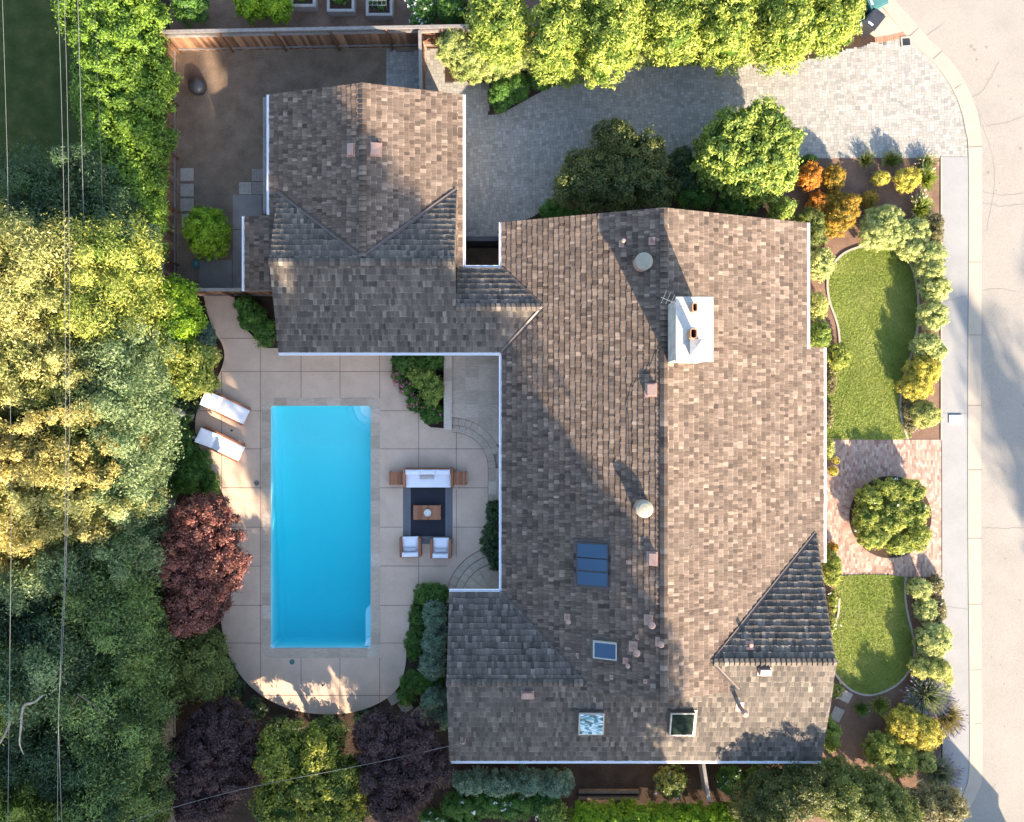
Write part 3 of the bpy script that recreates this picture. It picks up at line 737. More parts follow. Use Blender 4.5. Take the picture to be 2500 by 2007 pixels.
def lid(name, px, py, r, mat, label, cat='drain cover', z=.06):
    x, y = P2(px, py); mb = MB(); mb.lathe((x, y), [(r, z - .03), (r, z + .006), (r * .9, z + .012)], 20)
    for k in range(6):
        t = k * math.pi / 3; mb.box(x + .5 * r * math.cos(t) - r * .1, y + .5 * r * math.sin(t) - r * .1, z + .012, x + .5 * r * math.cos(t) + r * .1, y + .5 * r * math.sin(t) + r * .1, z + .016)
    mb.build(name, mat, origin=(x, y, 0), label=label, cat=cat)
lid('skimmer_lid', 628, 1179, .12, M['greylid'], 'round grey lid set in the patio left of the pool')
lid('skimmer_lid', 714, 1615, .12, M['teal'], 'round teal lid set in the patio just below the pool')
lid('patio_drain', 567, 1051, .05, M['black'], 'tiny dark round drain between the two loungers')
lid('patio_drain', 789, 1672, .05, M['black'], 'tiny dark round drain near the bottom curve of the patio')

# terrace, steps, planter wall
tr_ = MB()
def tiles_slab(mb, outline, z0, z1, tile=.58, off=(0, 0)):
    o = ccw(outline); xs = [q[0] for q in o]; ys = [q[1] for q in o]
    X = min(xs) + off[0]
    while X < max(xs):
        Yv = min(ys) + off[1]
        while Yv < max(ys):
            c_ = clip(o, (X + .003, Yv + .003, X + tile - .003, Yv + tile - .003))
            if len(c_) > 2: mb.poly([(x, y, z1) for x, y in c_], random.choice((.35, .5, .55, .65, .75)))
            Yv += tile
        X += tile
    k = len(o)
    mb.poly([(x, y, z1 - .004) for x, y in o], 0.0)
    for i in range(k): a, b = o[i], o[(i + 1) % k]; mb.poly([(a[0], a[1], z0), (b[0], b[1], z0), (b[0], b[1], z1), (a[0], a[1], z1)], .45)
def arc_steps(levels, name):
    mb = MB()
    for (outline, z0, z1, t) in levels: tiles_slab(mb, outline, z0, z1, t)
    mb.build(name, M['trav'], kind='structure')
xe = .04
def upper(r, yS):   # terrace widening arc: from (1105, y) sweeping to the right then straight down along the wall
    cx_, cy_ = P2(1105, 1135)
    a = [(cx_ + r * 1.0 * math.sin(t), cy_ + r * math.cos(t)) for t in np.linspace(0, math.pi / 2, 16)]
    return a, cx_, cy_
def band(mb, cx_, cy_, r0, r1, z0, z1, a0, a1, n, seed=.5):
    for i in range(n):
        t0 = a0 + (a1 - a0) * (i + .02) / n; t1 = a0 + (a1 - a0) * (i + .98) / n; tn = random.choice((.45, .5, .6, .7))
        sub = 3
        for k in range(sub):
            u0 = t0 + (t1 - t0) * k / sub; u1 = t0 + (t1 - t0) * (k + 1) / sub
            p = [(cx_ + r * math.sin(t), cy_ + r * math.cos(t)) for r, t in ((r0, u0), (r1, u0), (r1, u1), (r0, u1))]
            mb.poly([(x, y, z1) for x, y in p], tn)
            for (q1, q2) in ((p[0], p[3]), (p[1], p[2])): mb.poly([(*q1, z0), (*q2, z0), (*q2, z1), (*q1, z1)], 0)
mb = MB(); cx_, cy_ = P2(1105, 1142)
rr = [1.62, 1.95, 2.28]
for k, (r0, z) in enumerate(((rr[0], .18), (rr[1], .33), (rr[2], .48))):
    r1 = r0 + .325
    if k < 2: band(mb, cx_, cy_, r0, r1, .0, z, 0, math.pi / 2 * (1 if k == 0 else .8), 9)
q = [(cx_ + rr[2] * math.sin(t), cy_ + rr[2] * math.cos(t)) for t in np.linspace(0, 1.08, 14)]
q += [(xe, q[-1][1]), (xe, P2(0, 840)[1]), (cx_, P2(0, 840)[1])]
tiles_slab(mb, q, 0, .48, .6)
yl = P2(0, 1232)[1]; Yv = cy_
while Yv > yl + .1:
    mb.box(cx_ + rr[0], max(Yv - .6, yl) + .004, 0, min(cx_ + rr[0] + .34, xe), Yv - .004, .18, random.choice((.3, .5, .7, .9))); Yv -= .6
mb.box(cx_ + rr[0] + .34, yl, 0, xe, cy_, .33, .5)
mb.build('upper_terrace', M['trav'], kind='structure')
sl = MB()  # dark joint line at each riser foot, painting in the tread-edge shadow
for r_, z in ((rr[0] - .012, .064), (rr[1] - .012, .184), (rr[2] - .012, .334)):
    strip(sl, [(cx_ + r_ * math.sin(t), cy_ + r_ * math.cos(t)) for t in np.linspace(0, math.pi / 2 * (1 if z < .1 else .72), 20)], .022, 0, z)
strip(sl, [(cx_ + rr[0] - .012, cy_), (cx_ + rr[0] - .012, yl)], .022, 0, .064)
sl.build('step_joint_shade', M['joint'], kind='structure')
mb = MB(); cx_, cy_ = P2(1226, 1470)
for r0, z in ((2.2, .18), (1.86, .33), (1.5, .48)):
    band(mb, cx_, cy_, r0 if r0 > 1.5 else .02, r0 + .34 if r0 > 1.5 else 1.86, 0, z, -math.pi / 2, .12, 10 if r0 > 1.5 else 7)
mb.build('lower_steps', M['trav'], kind='structure')
sl = MB()  # same painted shadow line round the lower steps
for r_, z in ((2.552, .064), (2.212, .184), (1.872, .334)): strip(sl, [(cx_ + r_ * math.sin(t), cy_ + r_ * math.cos(t)) for t in np.linspace(-math.pi / 2, .12, 20)], .022, 0, z)
sl.build('step_joint_shade', M['joint'], kind='structure')
mb = MB(); wx0, wy0 = P2(1088, 1048); wx1, wy1 = P2(1104, 840)
mb.box(wx0, wy0, 0, wx1, wy1, .55, .6)
r = empty('planter_wall', (wx0, wy0, 0), 'low stone planter wall between the rose bed and the tiled terrace', 'wall')
mb.build('wall_body', M['wall'], r)
mb = MB(); Yv = wy0 - .03
while Yv < wy1: mb.box(wx0 - .03, Yv + .003, .55, wx1 + .03, min(Yv + .55, wy1) - .003, .6, random.choice((.4, .6, .9))); Yv += .55
mb.build('coping', M['trav'], r)

# pads, stepping stones
def slab(name, x0, y0, x1, y1, label, cat, mat='pad', z=.03, t=.5, group=None, tone_=.5, rz=0):
    a = P2(x0, y1); b = P2(x1, y0); mb = MB(); mb.box(a[0], a[1], 0, b[0], b[1], z, tone_, rz)
    c = ((a[0] + b[0]) / 2, (a[1] + b[1]) / 2, 0)
    mb.build(name, M[mat], origin=c, label=label, cat=cat, group=group, bevel=.006)
def struct_slab(name, x0, y0, x1, y1, mat='pad', z=.02):
    a = P2(x0, y1); b = P2(x1, y0); mb = MB(); mb.box(a[0], a[1], 0, b[0], b[1], z); mb.build(name, M[mat], kind='structure')
struct_slab('concrete_pad', 487, 636, 567, 712, z=.035); struct_slab('concrete_path', 569, 476, 640, 560, z=.03); struct_slab('concrete_path', 569, 562, 640, 716, z=.032)
GS = 'square stepping stones in the dirt yard'
for i, (y, t, wd) in enumerate(((411, .8, 'topmost'), (449, .7, 'second from top'), (485, .6, 'third from top'), (523, .75, 'fourth from top, beside the round bush'))):
    slab('stepping_stone', 441 + (i > 2) * 3, y, 473 + (i > 2) * 3, y + 31, f'square stepping stone in the dirt yard, {wd}', 'stepping stone', 'stone', group=GS, tone_=t)
for (x, y, wd, t) in ((584, 445, 'the leftmost of three beside the garage wall', .6), (615, 413, 'the topmost of three beside the garage wall', .15), (615, 445, 'the lower right of three beside the garage wall', .1)):
    slab('stepping_stone', x, y, x + 30, y + 30, f'square stone paver, {wd}', 'stepping stone', 'stone', group=GS, tone_=t)
for (x, y, s, a, wd) in ((961, 1705, 26, .5, 'nearest the pool patio'), (990, 1724, 28, .6, 'the middle one of three'), (1020, 1745, 30, .7, 'nearest the house corner')):
    slab('garden_stone', x - s / 2, y - s / 2, x + s / 2, y + s / 2, f'worn sandstone step curving into the bed, {wd}', 'stepping stone', 'stone', group='sandstone steps at the patio corner', tone_=.4, rz=a)
slab('flat_stone', 2048, 1686, 2078, 1712, 'square sandstone slab beside the lower lawn edge', 'stepping stone', 'stone', tone_=.9, rz=-.5)
slab('flat_stone', 2030, 1727, 2056, 1760, 'square grey slab in mulch beside the lower right roof edge', 'stepping stone', 'stone', tone_=.6, rz=-.45)

# ------------------------------------------------------------------ HOUSE
house = empty('house', (2, -2, 0), 'large single storey house with weathered wood shingle roofs and a white chimney', 'house')
def slope(polys, plane, mat, expo=.215, w0=.09, w1=.20, tonebase=0, tbr=(.022, .028), worn=True):
    a, b, c = plane; gl = math.hypot(a, b); vx, vy = a / gl, b / gl; ux, uy = vy, -vx      # v up-slope, u along
    ok = MB()
    nrm = Vector((-a, -b, 1)).normalized()
    allv = [(x * vx + y * vy) for p in polys for x, y in p]; v0 = min(allv)
    for p in polys:
        q = [(x * ux + y * uy, x * vx + y * vy) for x, y in p]; q = ccw(q)
        umin = min(s[0] for s in q); umax = max(s[0] for s in q); vmin = min(s[1] for s in q); vmax = max(s[1] for s in q)
        row = int((vmin - v0) / expo)
        while v0 + row * expo < vmax:
            va = v0 + row * expo; u = umin - random.uniform(0, .2)
            while u < umax:
                wd = random.uniform(w0, w1); j = random.uniform(-.018, .018)
                cl = clip(q, (u + .0028, va + j, u + wd - .0028, va + expo + .01))
                if len(cl) > 2:
                    tb = random.uniform(*tbr)
                    t = min(1, max(0, random.betavariate(2.7, 3.3) + tonebase + random.choice((0, 0, 0, 0, .12, -.12))))
                    n0 = len(ok.v); kk = len(cl)
                    for lvl in (0, 1):
                        for (uu, vv) in cl:
                            x = uu * ux + vv * vx; y = uu * uy + vv * vy
                            h = tb * (1 - (vv - va) / expo * .85) if lvl else -.005
                            ok.v.append((x + nrm.x * h, y + nrm.y * h, a * x + b * y + c + nrm.z * h))
                    ok.f.append(tuple(n0 + kk + i for i in range(kk))); ok.t.append(t)
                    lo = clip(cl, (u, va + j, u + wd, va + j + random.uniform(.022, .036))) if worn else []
                    if len(lo) > 2:          # paler lower edge: wear plus painted sunlit butt, none on west slopes
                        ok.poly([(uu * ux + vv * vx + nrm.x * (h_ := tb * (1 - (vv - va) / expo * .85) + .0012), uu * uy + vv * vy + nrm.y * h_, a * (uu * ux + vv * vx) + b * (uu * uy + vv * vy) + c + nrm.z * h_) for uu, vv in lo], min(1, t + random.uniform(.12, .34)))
                    for i in range(kk):
                        k2 = (i + 1) % kk; ok.f.append((n0 + i, n0 + k2, n0 + kk + k2, n0 + kk + i)); ok.t.append(t * .45)  # side faces darkened to paint in the shade between shakes
                u += wd
            row += 1
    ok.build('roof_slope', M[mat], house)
    return ok
deck = MB()
def rect(x0, y0, x1, y1): return [(x0, y0), (x1, y0), (x1, y1), (x0, y1)]
def pl(p0, z0, gx=0, gy=0): return (gx, gy, z0 - gx * p0[0] - gy * p0[1])
EW = .02
SL = [
 ([rect(-.43, -11.23, 5.87, 7.87)], pl((5.87, 0), 5.06, .375), 'sh_x'),
 ([rect(5.87, 2.68, 12.34, 7.87), rect(5.87, -6.4, 13.15, 2.68), rect(5.87, -11.23, 12.7, -6.4)], pl((5.87, 0), 5.06, -.375), 'sh_x'),
 ([rect(7.4, -9.95, 12.82, -4.9)], pl((0, -9.95), 4.31, 0, -.394), 'sh_y'),
 ([rect(-2.62, -14.58, 12.9, -10.88), rect(7.0, -10.88, 12.87, -9.95)], pl((0, -14.58), 2.7, 0, .348), 'sh_y'),
 ([rect(-2.62, -10.88, 3.05, -7.56)], pl((0, -10.88), 3.99, 0, -.388), 'sh_y'),
 ([rect(-9.74, 2.45, -2.29, 5.975), rect(-2.29, 2.45, 1.3, 4.25)], pl((0, 2.45), 2.7, 0, .35), 'sh_y'),
 ([rect(-2.29, 4.25, 1.3, 5.96)], pl((0, 4.25), 3.33, 0, -.368), 'sh_y'),
 ([rect(-9.74, 5.975, -2.29, 9.5)], pl((0, 5.975), 3.934, 0, -.363), 'sh_y'),
 ([rect(-9.74, 6.0, -6.0, 13.2), rect(-10.12, 8.2, -9.74, 13.2)], pl((-6, 0), 3.86, .2815), 'sh_x'),
 ([rect(-6.0, 6.0, -2.29, 13.2), rect(-2.29, 5.96, -2.05, 13.2)], pl((-6, 0), 3.86, -.2937), 'sh_x'),
 ([rect(-11.26, 5.06, -9.76, 8.2)], pl((-11.26, 0), 2.4, .12), 'sh_x'),
]
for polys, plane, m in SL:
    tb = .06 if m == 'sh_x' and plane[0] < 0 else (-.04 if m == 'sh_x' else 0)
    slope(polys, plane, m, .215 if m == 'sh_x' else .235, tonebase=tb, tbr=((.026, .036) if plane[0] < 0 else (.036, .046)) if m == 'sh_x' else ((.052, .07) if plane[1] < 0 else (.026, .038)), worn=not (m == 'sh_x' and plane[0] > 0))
    a, b, c = plane
    for p in polys: deck.prism(ccw(p), lambda x, y: a * x + b * y + c - .15, lambda x, y: a * x + b * y + c - .012)
deck.build('roof_deck', M['deck'], house)
# lean-to strip west of the garage
mb = MB(); mb.prism(rect(-10.52, 8.35, -10.0, 13.25), 2.1, 2.3); mb.build('side_roof', M['fencegrey'], house)
# ridge caps
def ridge(p0, p1, wd=.15, slope_=.36, mat='sh_x'):
    mb = MB(); p0 = Vector(p0); p1 = Vector(p1); d = (p1 - p0); Lh = d.length; d.normalize(); sdir = Vector((d.y, -d.x, 0)).normalized()
    t = 0
    while t < Lh:
        e = min(t + .21, Lh); h0 = .095 + random.uniform(0, .025); h1 = .05; tn = random.betavariate(2, 2.6)
        a = p0 + d * t; b = p0 + d * e
        for sg in (1, -1):
            A, B = a + sdir * sg * wd - Vector((0, 0, wd * slope_)), b + sdir * sg * wd - Vector((0, 0, wd * slope_))
            up0 = Vector((0, 0, h0)); up1 = Vector((0, 0, h1)); 
            q = [a + up0, A + up0, B + up1, b + up1]
            mb.poly(q if sg > 0 else q[::-1], tn); mb.poly([A + up0, A, B, B + up1], tn * .4); mb.poly([a + up0, a, A, A + up0], tn * .3)
        t += .205
    mb.build('ridge_cap', M[mat], house)
ridge((5.87, -11.25, 5.06), (5.87, 7.87, 5.06)); ridge((-6.0, 6.2, 3.86), (-6.0, 13.22, 3.86))
ridge((-9.76, 5.975, 3.934), (-2.28, 5.975, 3.934), mat='sh_y'); ridge((-2.28, 4.25, 3.33), (1.2, 4.25, 3.33), mat='sh_y')
ridge((-2.64, -10.88, 3.99), (2.85, -10.88, 3.99), mat='sh_y'); ridge((8.0, -9.95, 4.31), (12.88, -9.95, 4.31), mat='sh_y')
# valley flashing
def valley(p0, p1, w_=.07):
    mb = MB(); p0 = Vector(p0); p1 = Vector(p1); d = (p1 - p0).normalized(); s = Vector((d.y, -d.x, 0)).normalized() * w_; u = Vector((0, 0, .045)); e = Vector((0, 0, .035))
    mb.poly([p0 - s + u + e, p0 + u, p1 + u, p1 - s + u + e]); mb.poly([p0 + u, p0 + s + u + e, p1 + s + u + e, p1 + u]); mb.build('valley_flashing', M['metal'], house)
valley((-.43, -7.56, 2.7), (2.9, -10.85, 3.96)); valley((12.75, -5.1, 2.47), (7.93, -9.93, 4.29)); valley((7.95, -9.97, 4.29), (9.1, -11.2, 3.85))
valley((-.43, 5.96, 2.7), (1.25, 4.25, 3.33)); valley((-.43, 2.45, 2.7), (1.25, 4.23, 3.33)); valley((-9.7, 9.1, 2.82), (-6.02, 6.2, 3.86)); valley((-2.3, 9.2, 2.79), (-5.98, 6.2, 3.86))
# gutters
def gutter(x0, y0, x1, y1, z, side=1):
    mb = MB(); d = Vector((x1 - x0, y1 - y0, 0)).normalized(); s = Vector((d.y, -d.x, 0)) * side
    a = Vector((x0, y0, z)); b = Vector((x1, y1, z)); prof = [(0, -.13), (.10, -.13), (.10, -.01), (.075, -.01), (.075, -.10), (.025, -.10), (.025, -.01), (0, -.01)]
    pa = [a + s * u + Vector((0, 0, v)) for u, v in prof]; pb = [b + s * u + Vector((0, 0, v)) for u, v in prof]
    for i in range(8): j = (i + 1) % 8; mb.poly([pa[i], pa[j], pb[j], pb[i]])
    for q in (pa, pb): mb.poly(q[:3] + [q[3], q[4], q[5], q[6], q[7]])
    mb.build('gutter', M['white'], house)
gutter(-.44, 7.87, -.44, 6.0, 2.72, 1); gutter(-.44, 2.40, -.44, -7.52, 2.72, 1)
gutter(-2.62, -7.54, -.50, -7.54, 2.72, -1); gutter(-2.62, -14.60, 12.9, -14.60, 2.72, 1)
gutter(12.35, 2.6, 12.35, 7.87, 2.66, 1); gutter(13.16, -6.4, 13.16, 2.68, 2.35, 1)
gutter(-9.74, 2.43, -.50, 2.43, 2.72, 1); gutter(-2.0, 5.98, -.50, 5.98, 2.72, -1)
gutter(-2.04, 5.96, -2.04, 13.2, 2.72, 1); gutter(-10.13, 13.2, -10.13, 8.2, 2.72, 1); gutter(-11.27, 8.2, -11.27, 5.06, 2.42, 1)
# walls
wl = MB()
for (x0, y0, x1, y1, z) in ((.05, -14.1, 12.3, -9.9, 2.6), (.05, -9.9, 12.3, 7.4, 2.6), (-2.15, -14.1, .05, -8.0, 2.6), (-9.3, 2.95, .05, 5.45, 2.6), (-9.65, 5.45, -2.5, 12.75, 2.6), (12.3, -6.0, 12.7, 2.2, 2.3), (-10.9, 5.4, -9.65, 7.9, 2.25)):
    wl.box(x0, y0, 0, x1, y1, z)
for (x0, xr, x1, y, zr) in ((.2, 5.87, 11.6, 7.35, 4.85), (-9.5, -6.0, -2.6, 12.7, 3.65), (3.4, 5.87, 8.4, -11.0, 4.85)):
    wl.v += [(x0, y, 2.6), (x1, y, 2.6), (xr, y, zr)]; n = len(wl.v); wl.f.append((n - 3, n - 2, n - 1)); wl.t.append(.5)
for (y0, yr, y1, x, zr) in ((-14.0, -10.88, -8.1, -2.12, 3.8), (3.0, 5.97, 9, -9.28, 3.75), (-14.0, -9.95, -6, 12.3, 4.1)):
    wl.v += [(x, y0, 2.6), (x, y1, 2.6), (x, yr, zr)]; n = len(wl.v); wl.f.append((n - 3, n - 2, n - 1)); wl.t.append(.5)
wl.build('wall', M['wall'], house)
def window(cx, cy, cz, wd, ht, ax, name='window'):
    mb = MB(); t = .05
    if ax == 'y': mb.box(cx - .03, cy - wd / 2 - t, cz - ht / 2 - t, cx + .03, cy + wd / 2 + t, cz + ht / 2 + t)
    else: mb.box(cx - wd / 2 - t, cy - .03, cz - ht / 2 - t, cx + wd / 2 + t, cy + .03, cz + ht / 2 + t)
    f = mb.build(name, M['white'], house); mb = MB(); k = 2
    for i in range(k):
        a = -wd / 2 + wd * i / k + .03; b = -wd / 2 + wd * (i + 1) / k - .03
        if ax == 'y': mb.box(cx - .04, cy + a, cz - ht / 2, cx + .04, cy + b, cz + ht / 2)
        else: mb.box(cx + a, cy - .04, cz - ht / 2, cx + b, cy + .04, cz + ht / 2)
    mb.build('pane', M['winglass'], f)
window(.05, 1.2, 1.55, 1.8, 1.9, 'y', 'patio_door'); window(.05, -2.2, 1.4, 2.2, 1.2, 'y'); window(.05, -6.9, 1.55, 1.2, 1.9, 'y', 'patio_door')
for x in (-7.6, -4.4): window(x, 2.95, 1.5, 1.6, 1.2, 'x')
window(12.3, 5, 1.5, 1.6, 1.2, 'y'); window(12.7, 0, 1.4, 1.8, 1.2, 'y'); window(12.3, -8.2, 1.4, 1.4, 1.2, 'y')
mb = MB(); mb.box(12.68, -4.9, .0, 12.76, -3.9, 2.1); mb.build('front_door', M['gatewood'], house)
mb = MB()
for k in range(4): mb.box(-2.52, 7.1, .05 + k * .55, -2.46 + .002 * (k % 2), 11.9, .58 + k * .55)
mb.build('garage_door', M['white'], house)
# chimney
ctz = 6.8
q = [P2(1650, 882, ctz), P2(1742, 882, ctz), P2(1742, 724, ctz), P2(1650, 724, ctz)]
cx0, cy0 = q[0]; cx1, cy1 = q[2]
mb = MB(); mb.box(cx0 + .06, cy0 + .06, 3.9, cx1 - .06, cy1 - .06, ctz - .16); mb.box(cx0, cy0, ctz - .16, cx1, cy1, ctz - .03)
mb.prism(rect(cx0, cy0, cx1, cy1), ctz - .03, lambda x, y: ctz)
ch = mb.build('chimney', M['dwhite'], house, bevel=.015)
for (x, y, rx, ry, hh) in ((1697, 750, .10, .17, .42), (1694, 814, .13, .19, .55)):
    x, y = P2(x, y, ctz + hh); mb = MB(); o = rrect(x - rx, y - ry, x + rx, y + ry, rx * .9, 5); i_ = rrect(x - rx + .035, y - ry + .035, x + rx - .035, y + ry - .035, rx * .6, 5)
    k = len(o)
    for a in range(k):
        b = (a + 1) % k
        mb.poly([(*o[a], ctz), (*o[b], ctz), (*o[b], ctz + hh), (*o[a], ctz + hh)]); mb.poly([(*o[a], ctz + hh), (*o[b], ctz + hh), (*i_[b], ctz + hh), (*i_[a], ctz + hh)]); mb.poly([(*i_[b], ctz + .0), (*i_[a], ctz + .0), (*i_[a], ctz + hh), (*i_[b], ctz + hh)])
    fl = mb.build('flue', M['brick_flue'], ch); mb = MB(); mb.poly([(*p, ctz + .02) for p in i_]); mb.build('flue_opening', M['dark'], fl)
x, y = P2(1700, 848, ctz + .25); mb = MB(); mb.box(x - .19, y - .27, ctz, x + .19, y + .27, ctz + .2, rz=.03); mb.prism(rect(x - .22, y - .3, x + .22, y + .3), ctz + .2, lambda X, Y_: ctz + .23); 
n = len(mb.v); mb.v += [(x - .21, y - .29, ctz + .232), (x + .21, y - .29, ctz + .232), (x + .21, y + .29, ctz + .232), (x - .21, y + .29, ctz + .232), (x, y, ctz + .32)]
for a in range(4): mb.f.append((n + a, n + (a + 1) % 4, n + 4)); mb.t.append(.5)
mb.build('chimney_cowl', mat_plain('weathered_zinc', (.36, .36, .35), .5, (.22, .22, .21), 4), ch)
mb = MB(); ax_, ay_ = P2(1650, 735, 7.2)
mb.tube([(ax_, ay_, 6.3), (ax_, ay_, 7.35)], .015, 6); mb.tube([(ax_ - .55, ay_ + .12, 7.3), (ax_ + .35, ay_ - .25, 7.3)], .012, 6)
for t in np.linspace(-.45, .3, 6):
    c0 = Vector((ax_ + t, ay_ - .1 - t * .4 + .06, 7.31)); dd = Vector((.3, .7, 0)).normalized() * (.2 - .1 * t); mb.tube([c0 - dd, c0 + dd], .008, 5)
mb.build('antenna', M['steel'], house)
# roof height helper
def roofz(x, y):
    best = -1
    for polys, (a, b, c), m in SL:
        for p in polys:
            if inside(x, y, p): best = max(best, a * x + b * y + c)
    return best
def onroof(px, py, lift=.05):
    z = 4.0
    for _ in range(12): x, y, _z = P(px, py, z); z = .5 * z + .5 * (roofz(x, y) + lift)
    return x, y, roofz(x, y)
def plane_at(x, y):
    best = None; bz = -9
    for polys, (a, b, c), m in SL:
        for p in polys:
            if inside(x, y, p) and a * x + b * y + c > bz: bz = a * x + b * y + c; best = (a, b, c)
    return best
def tilted_box(mb, x, y, wx, wy, h0, h1, tone_=.5):
    a, b, c = plane_at(x, y); f = lambda X, Y_: a * X + b * Y_ + c
    mb.prism(rect(x - wx, y - wy, x + wx, y + wy), lambda X, Y_: f(X, Y_) + h0, lambda X, Y_: f(X, Y_) + h1, tone_)
# tubular skylights
for (px, py, sh) in ((1573, 637, 0), (1574, 1243, 0)):
    x, y, z = onroof(px, py, .45); mb = MB(); mb.lathe((x, y), [(.36, z - .2), (.33, z + .12), (.3, z + .2), (.3, z + .38)], 28); tb = mb.build('sun_tunnel', M['copper'], house)
    mb = MB(); mb.lathe((x, y), [(.33, z + .38), (.345, z + .40), (.33, z + .43), (.22, z + .49), (.08, z + .52)], 28); mb.build('dome', M['cap'], tb, smooth=False)
# skylights
def skylight(px0, py0, px1, py1, glass, frame, hh=.14):
    x0, y0, _ = onroof(px0, py1, hh); x1, y1, _ = onroof(px1, py0, hh); cx_, cy_ = (x0 + x1) / 2, (y0 + y1) / 2; wx, wy = (x1 - x0) / 2, (y1 - y0) / 2
    mb = MB(); tilted_box(mb, cx_, cy_, wx, wy, -.02, hh); f = mb.build('skylight', M[frame], house, bevel=.008)
    mb = MB(); tilted_box(mb, cx_, cy_, wx - .055, wy - .055, hh - .01, hh + .012); mb.build('pane', M[glass], f)
    mb = MB(); tilted_box(mb, cx_, cy_, wx + .1, wy + .1, 0, .05); mb.build('flashing', M['metal'], f)
for k, (a, b) in enumerate(((1328, 1362), (1364, 1393), (1397, 1429))): skylight(1407, a, 1485, b, 'sglass', 'sframe')
skylight(1448, 1571, 1506, 1607, 'sglass', 'sframe2', .2); skylight(1412, 1742, 1476, 1795, 'warp', 'sframe2', .2); skylight(1634, 1742, 1699, 1797, 'sglass2', 'sframe2', .2)
# box vents
for (px, py, w1_, w2_) in ((855, 363, 15, 27), (916, 362, 20, 28), (1591, 952, 20, 27), (1594, 1366, 18, 28), (1288, 1700, 25, 17), (1870, 1643, 27, 16)):
    x, y, z = onroof(px, py, .2); s = 61; mb = MB(); tilted_box(mb, x, y, w1_ / 2 / s, w2_ / 2 / s, .06, .22)
    v = mb.build('attic_vent', M['copper'], house, bevel=.01); mb = MB(); tilted_box(mb, x, y, w1_ / 2 / s + .06, w2_ / 2 / s + .05, 0, .055); mb.build('flashing', M['copper'], v)
# pipes
for (px, py, r_, hh, cap_) in ((1522, 588, .05, .55, 1), (1597, 582, .06, .5, 0), (1387, 1517, .06, .6, 1), (1591, 1526, .08, .75, 1), (1613, 1573, .07, .35, 1), (1554, 1594, .08, .85, 1), (1532, 1625, .05, .6, 1), (1558, 1561, .03, .4, 0), (1411, 1606, .03, .4, 0), (1494, 1657, .035, .2, 0), (1577, 1667, .035, .2, 0), (1818, 1741, .08, .7, 1), (1835, 1577, .08, .3, 0)):
    x, y, z = onroof(px, py, hh); mb = MB(); mb.lathe((x, y), [(r_, z - .1), (r_, z + hh)], 12)
    if cap_: mb.lathe((x, y), [(r_ * 1.1, z + hh + .01), (r_ * 1.7, z + hh + .02), (r_ * 1.7, z + hh + .09), (r_ * .8, z + hh + .14)], 16)
    v = mb.build('vent_pipe', M['copper'], house); mb = MB(); tilted_box(mb, x, y, r_ * 2.0, r_ * 2.6, 0, .05); mb.build('flashing', M['copper'], v)
# service mast
x, y, z = onroof(1135, 1810, .5); mb = MB(); mb.tube([(x, y, z - .1), (x, y, z + .7)], .03, 8); mb.tube([(x, y, z + .7), (x - .12, y, z + .72)], .035, 8); mb.build('service_mast', M['copper'], house); MAST = (x - .1, y, z + .68)
# loose roof cable down the main slope
pts = [P2(q[0], q[1], 4.6) for q in ((1612, 838), (1600, 860), (1590, 885), (1562, 925), (1548, 940), (1538, 960), (1533, 990), (1536, 1040), (1540, 1200))]
mb = MB(); pts = spline(pts, 4); mb.tube([(x, y, roofz(x, y) + .055) for x, y in pts], .008, 5); mb.build('roof_cable', M['darkcable'], house)

mb = MB()
for k in range(70):
    x, y = random.uniform(-2, 12.5), random.uniform(-14, 7.5)
    if plane_at(x, y) is None: continue
    a, b, c = plane_at(x, y); z = a * x + b * y + c + .045; t = random.uniform(0, 3.1); l = random.uniform(.03, .14)
    p1 = (x + l * math.cos(t), y + l * math.sin(t)); mb.tube([(x, y, z), (p1[0], p1[1], a * p1[0] + b * p1[1] + c + .045)], random.uniform(.004, .009), 4, random.random())
mb.build('twig_litter', M['palebark'], house, kind='stuff')
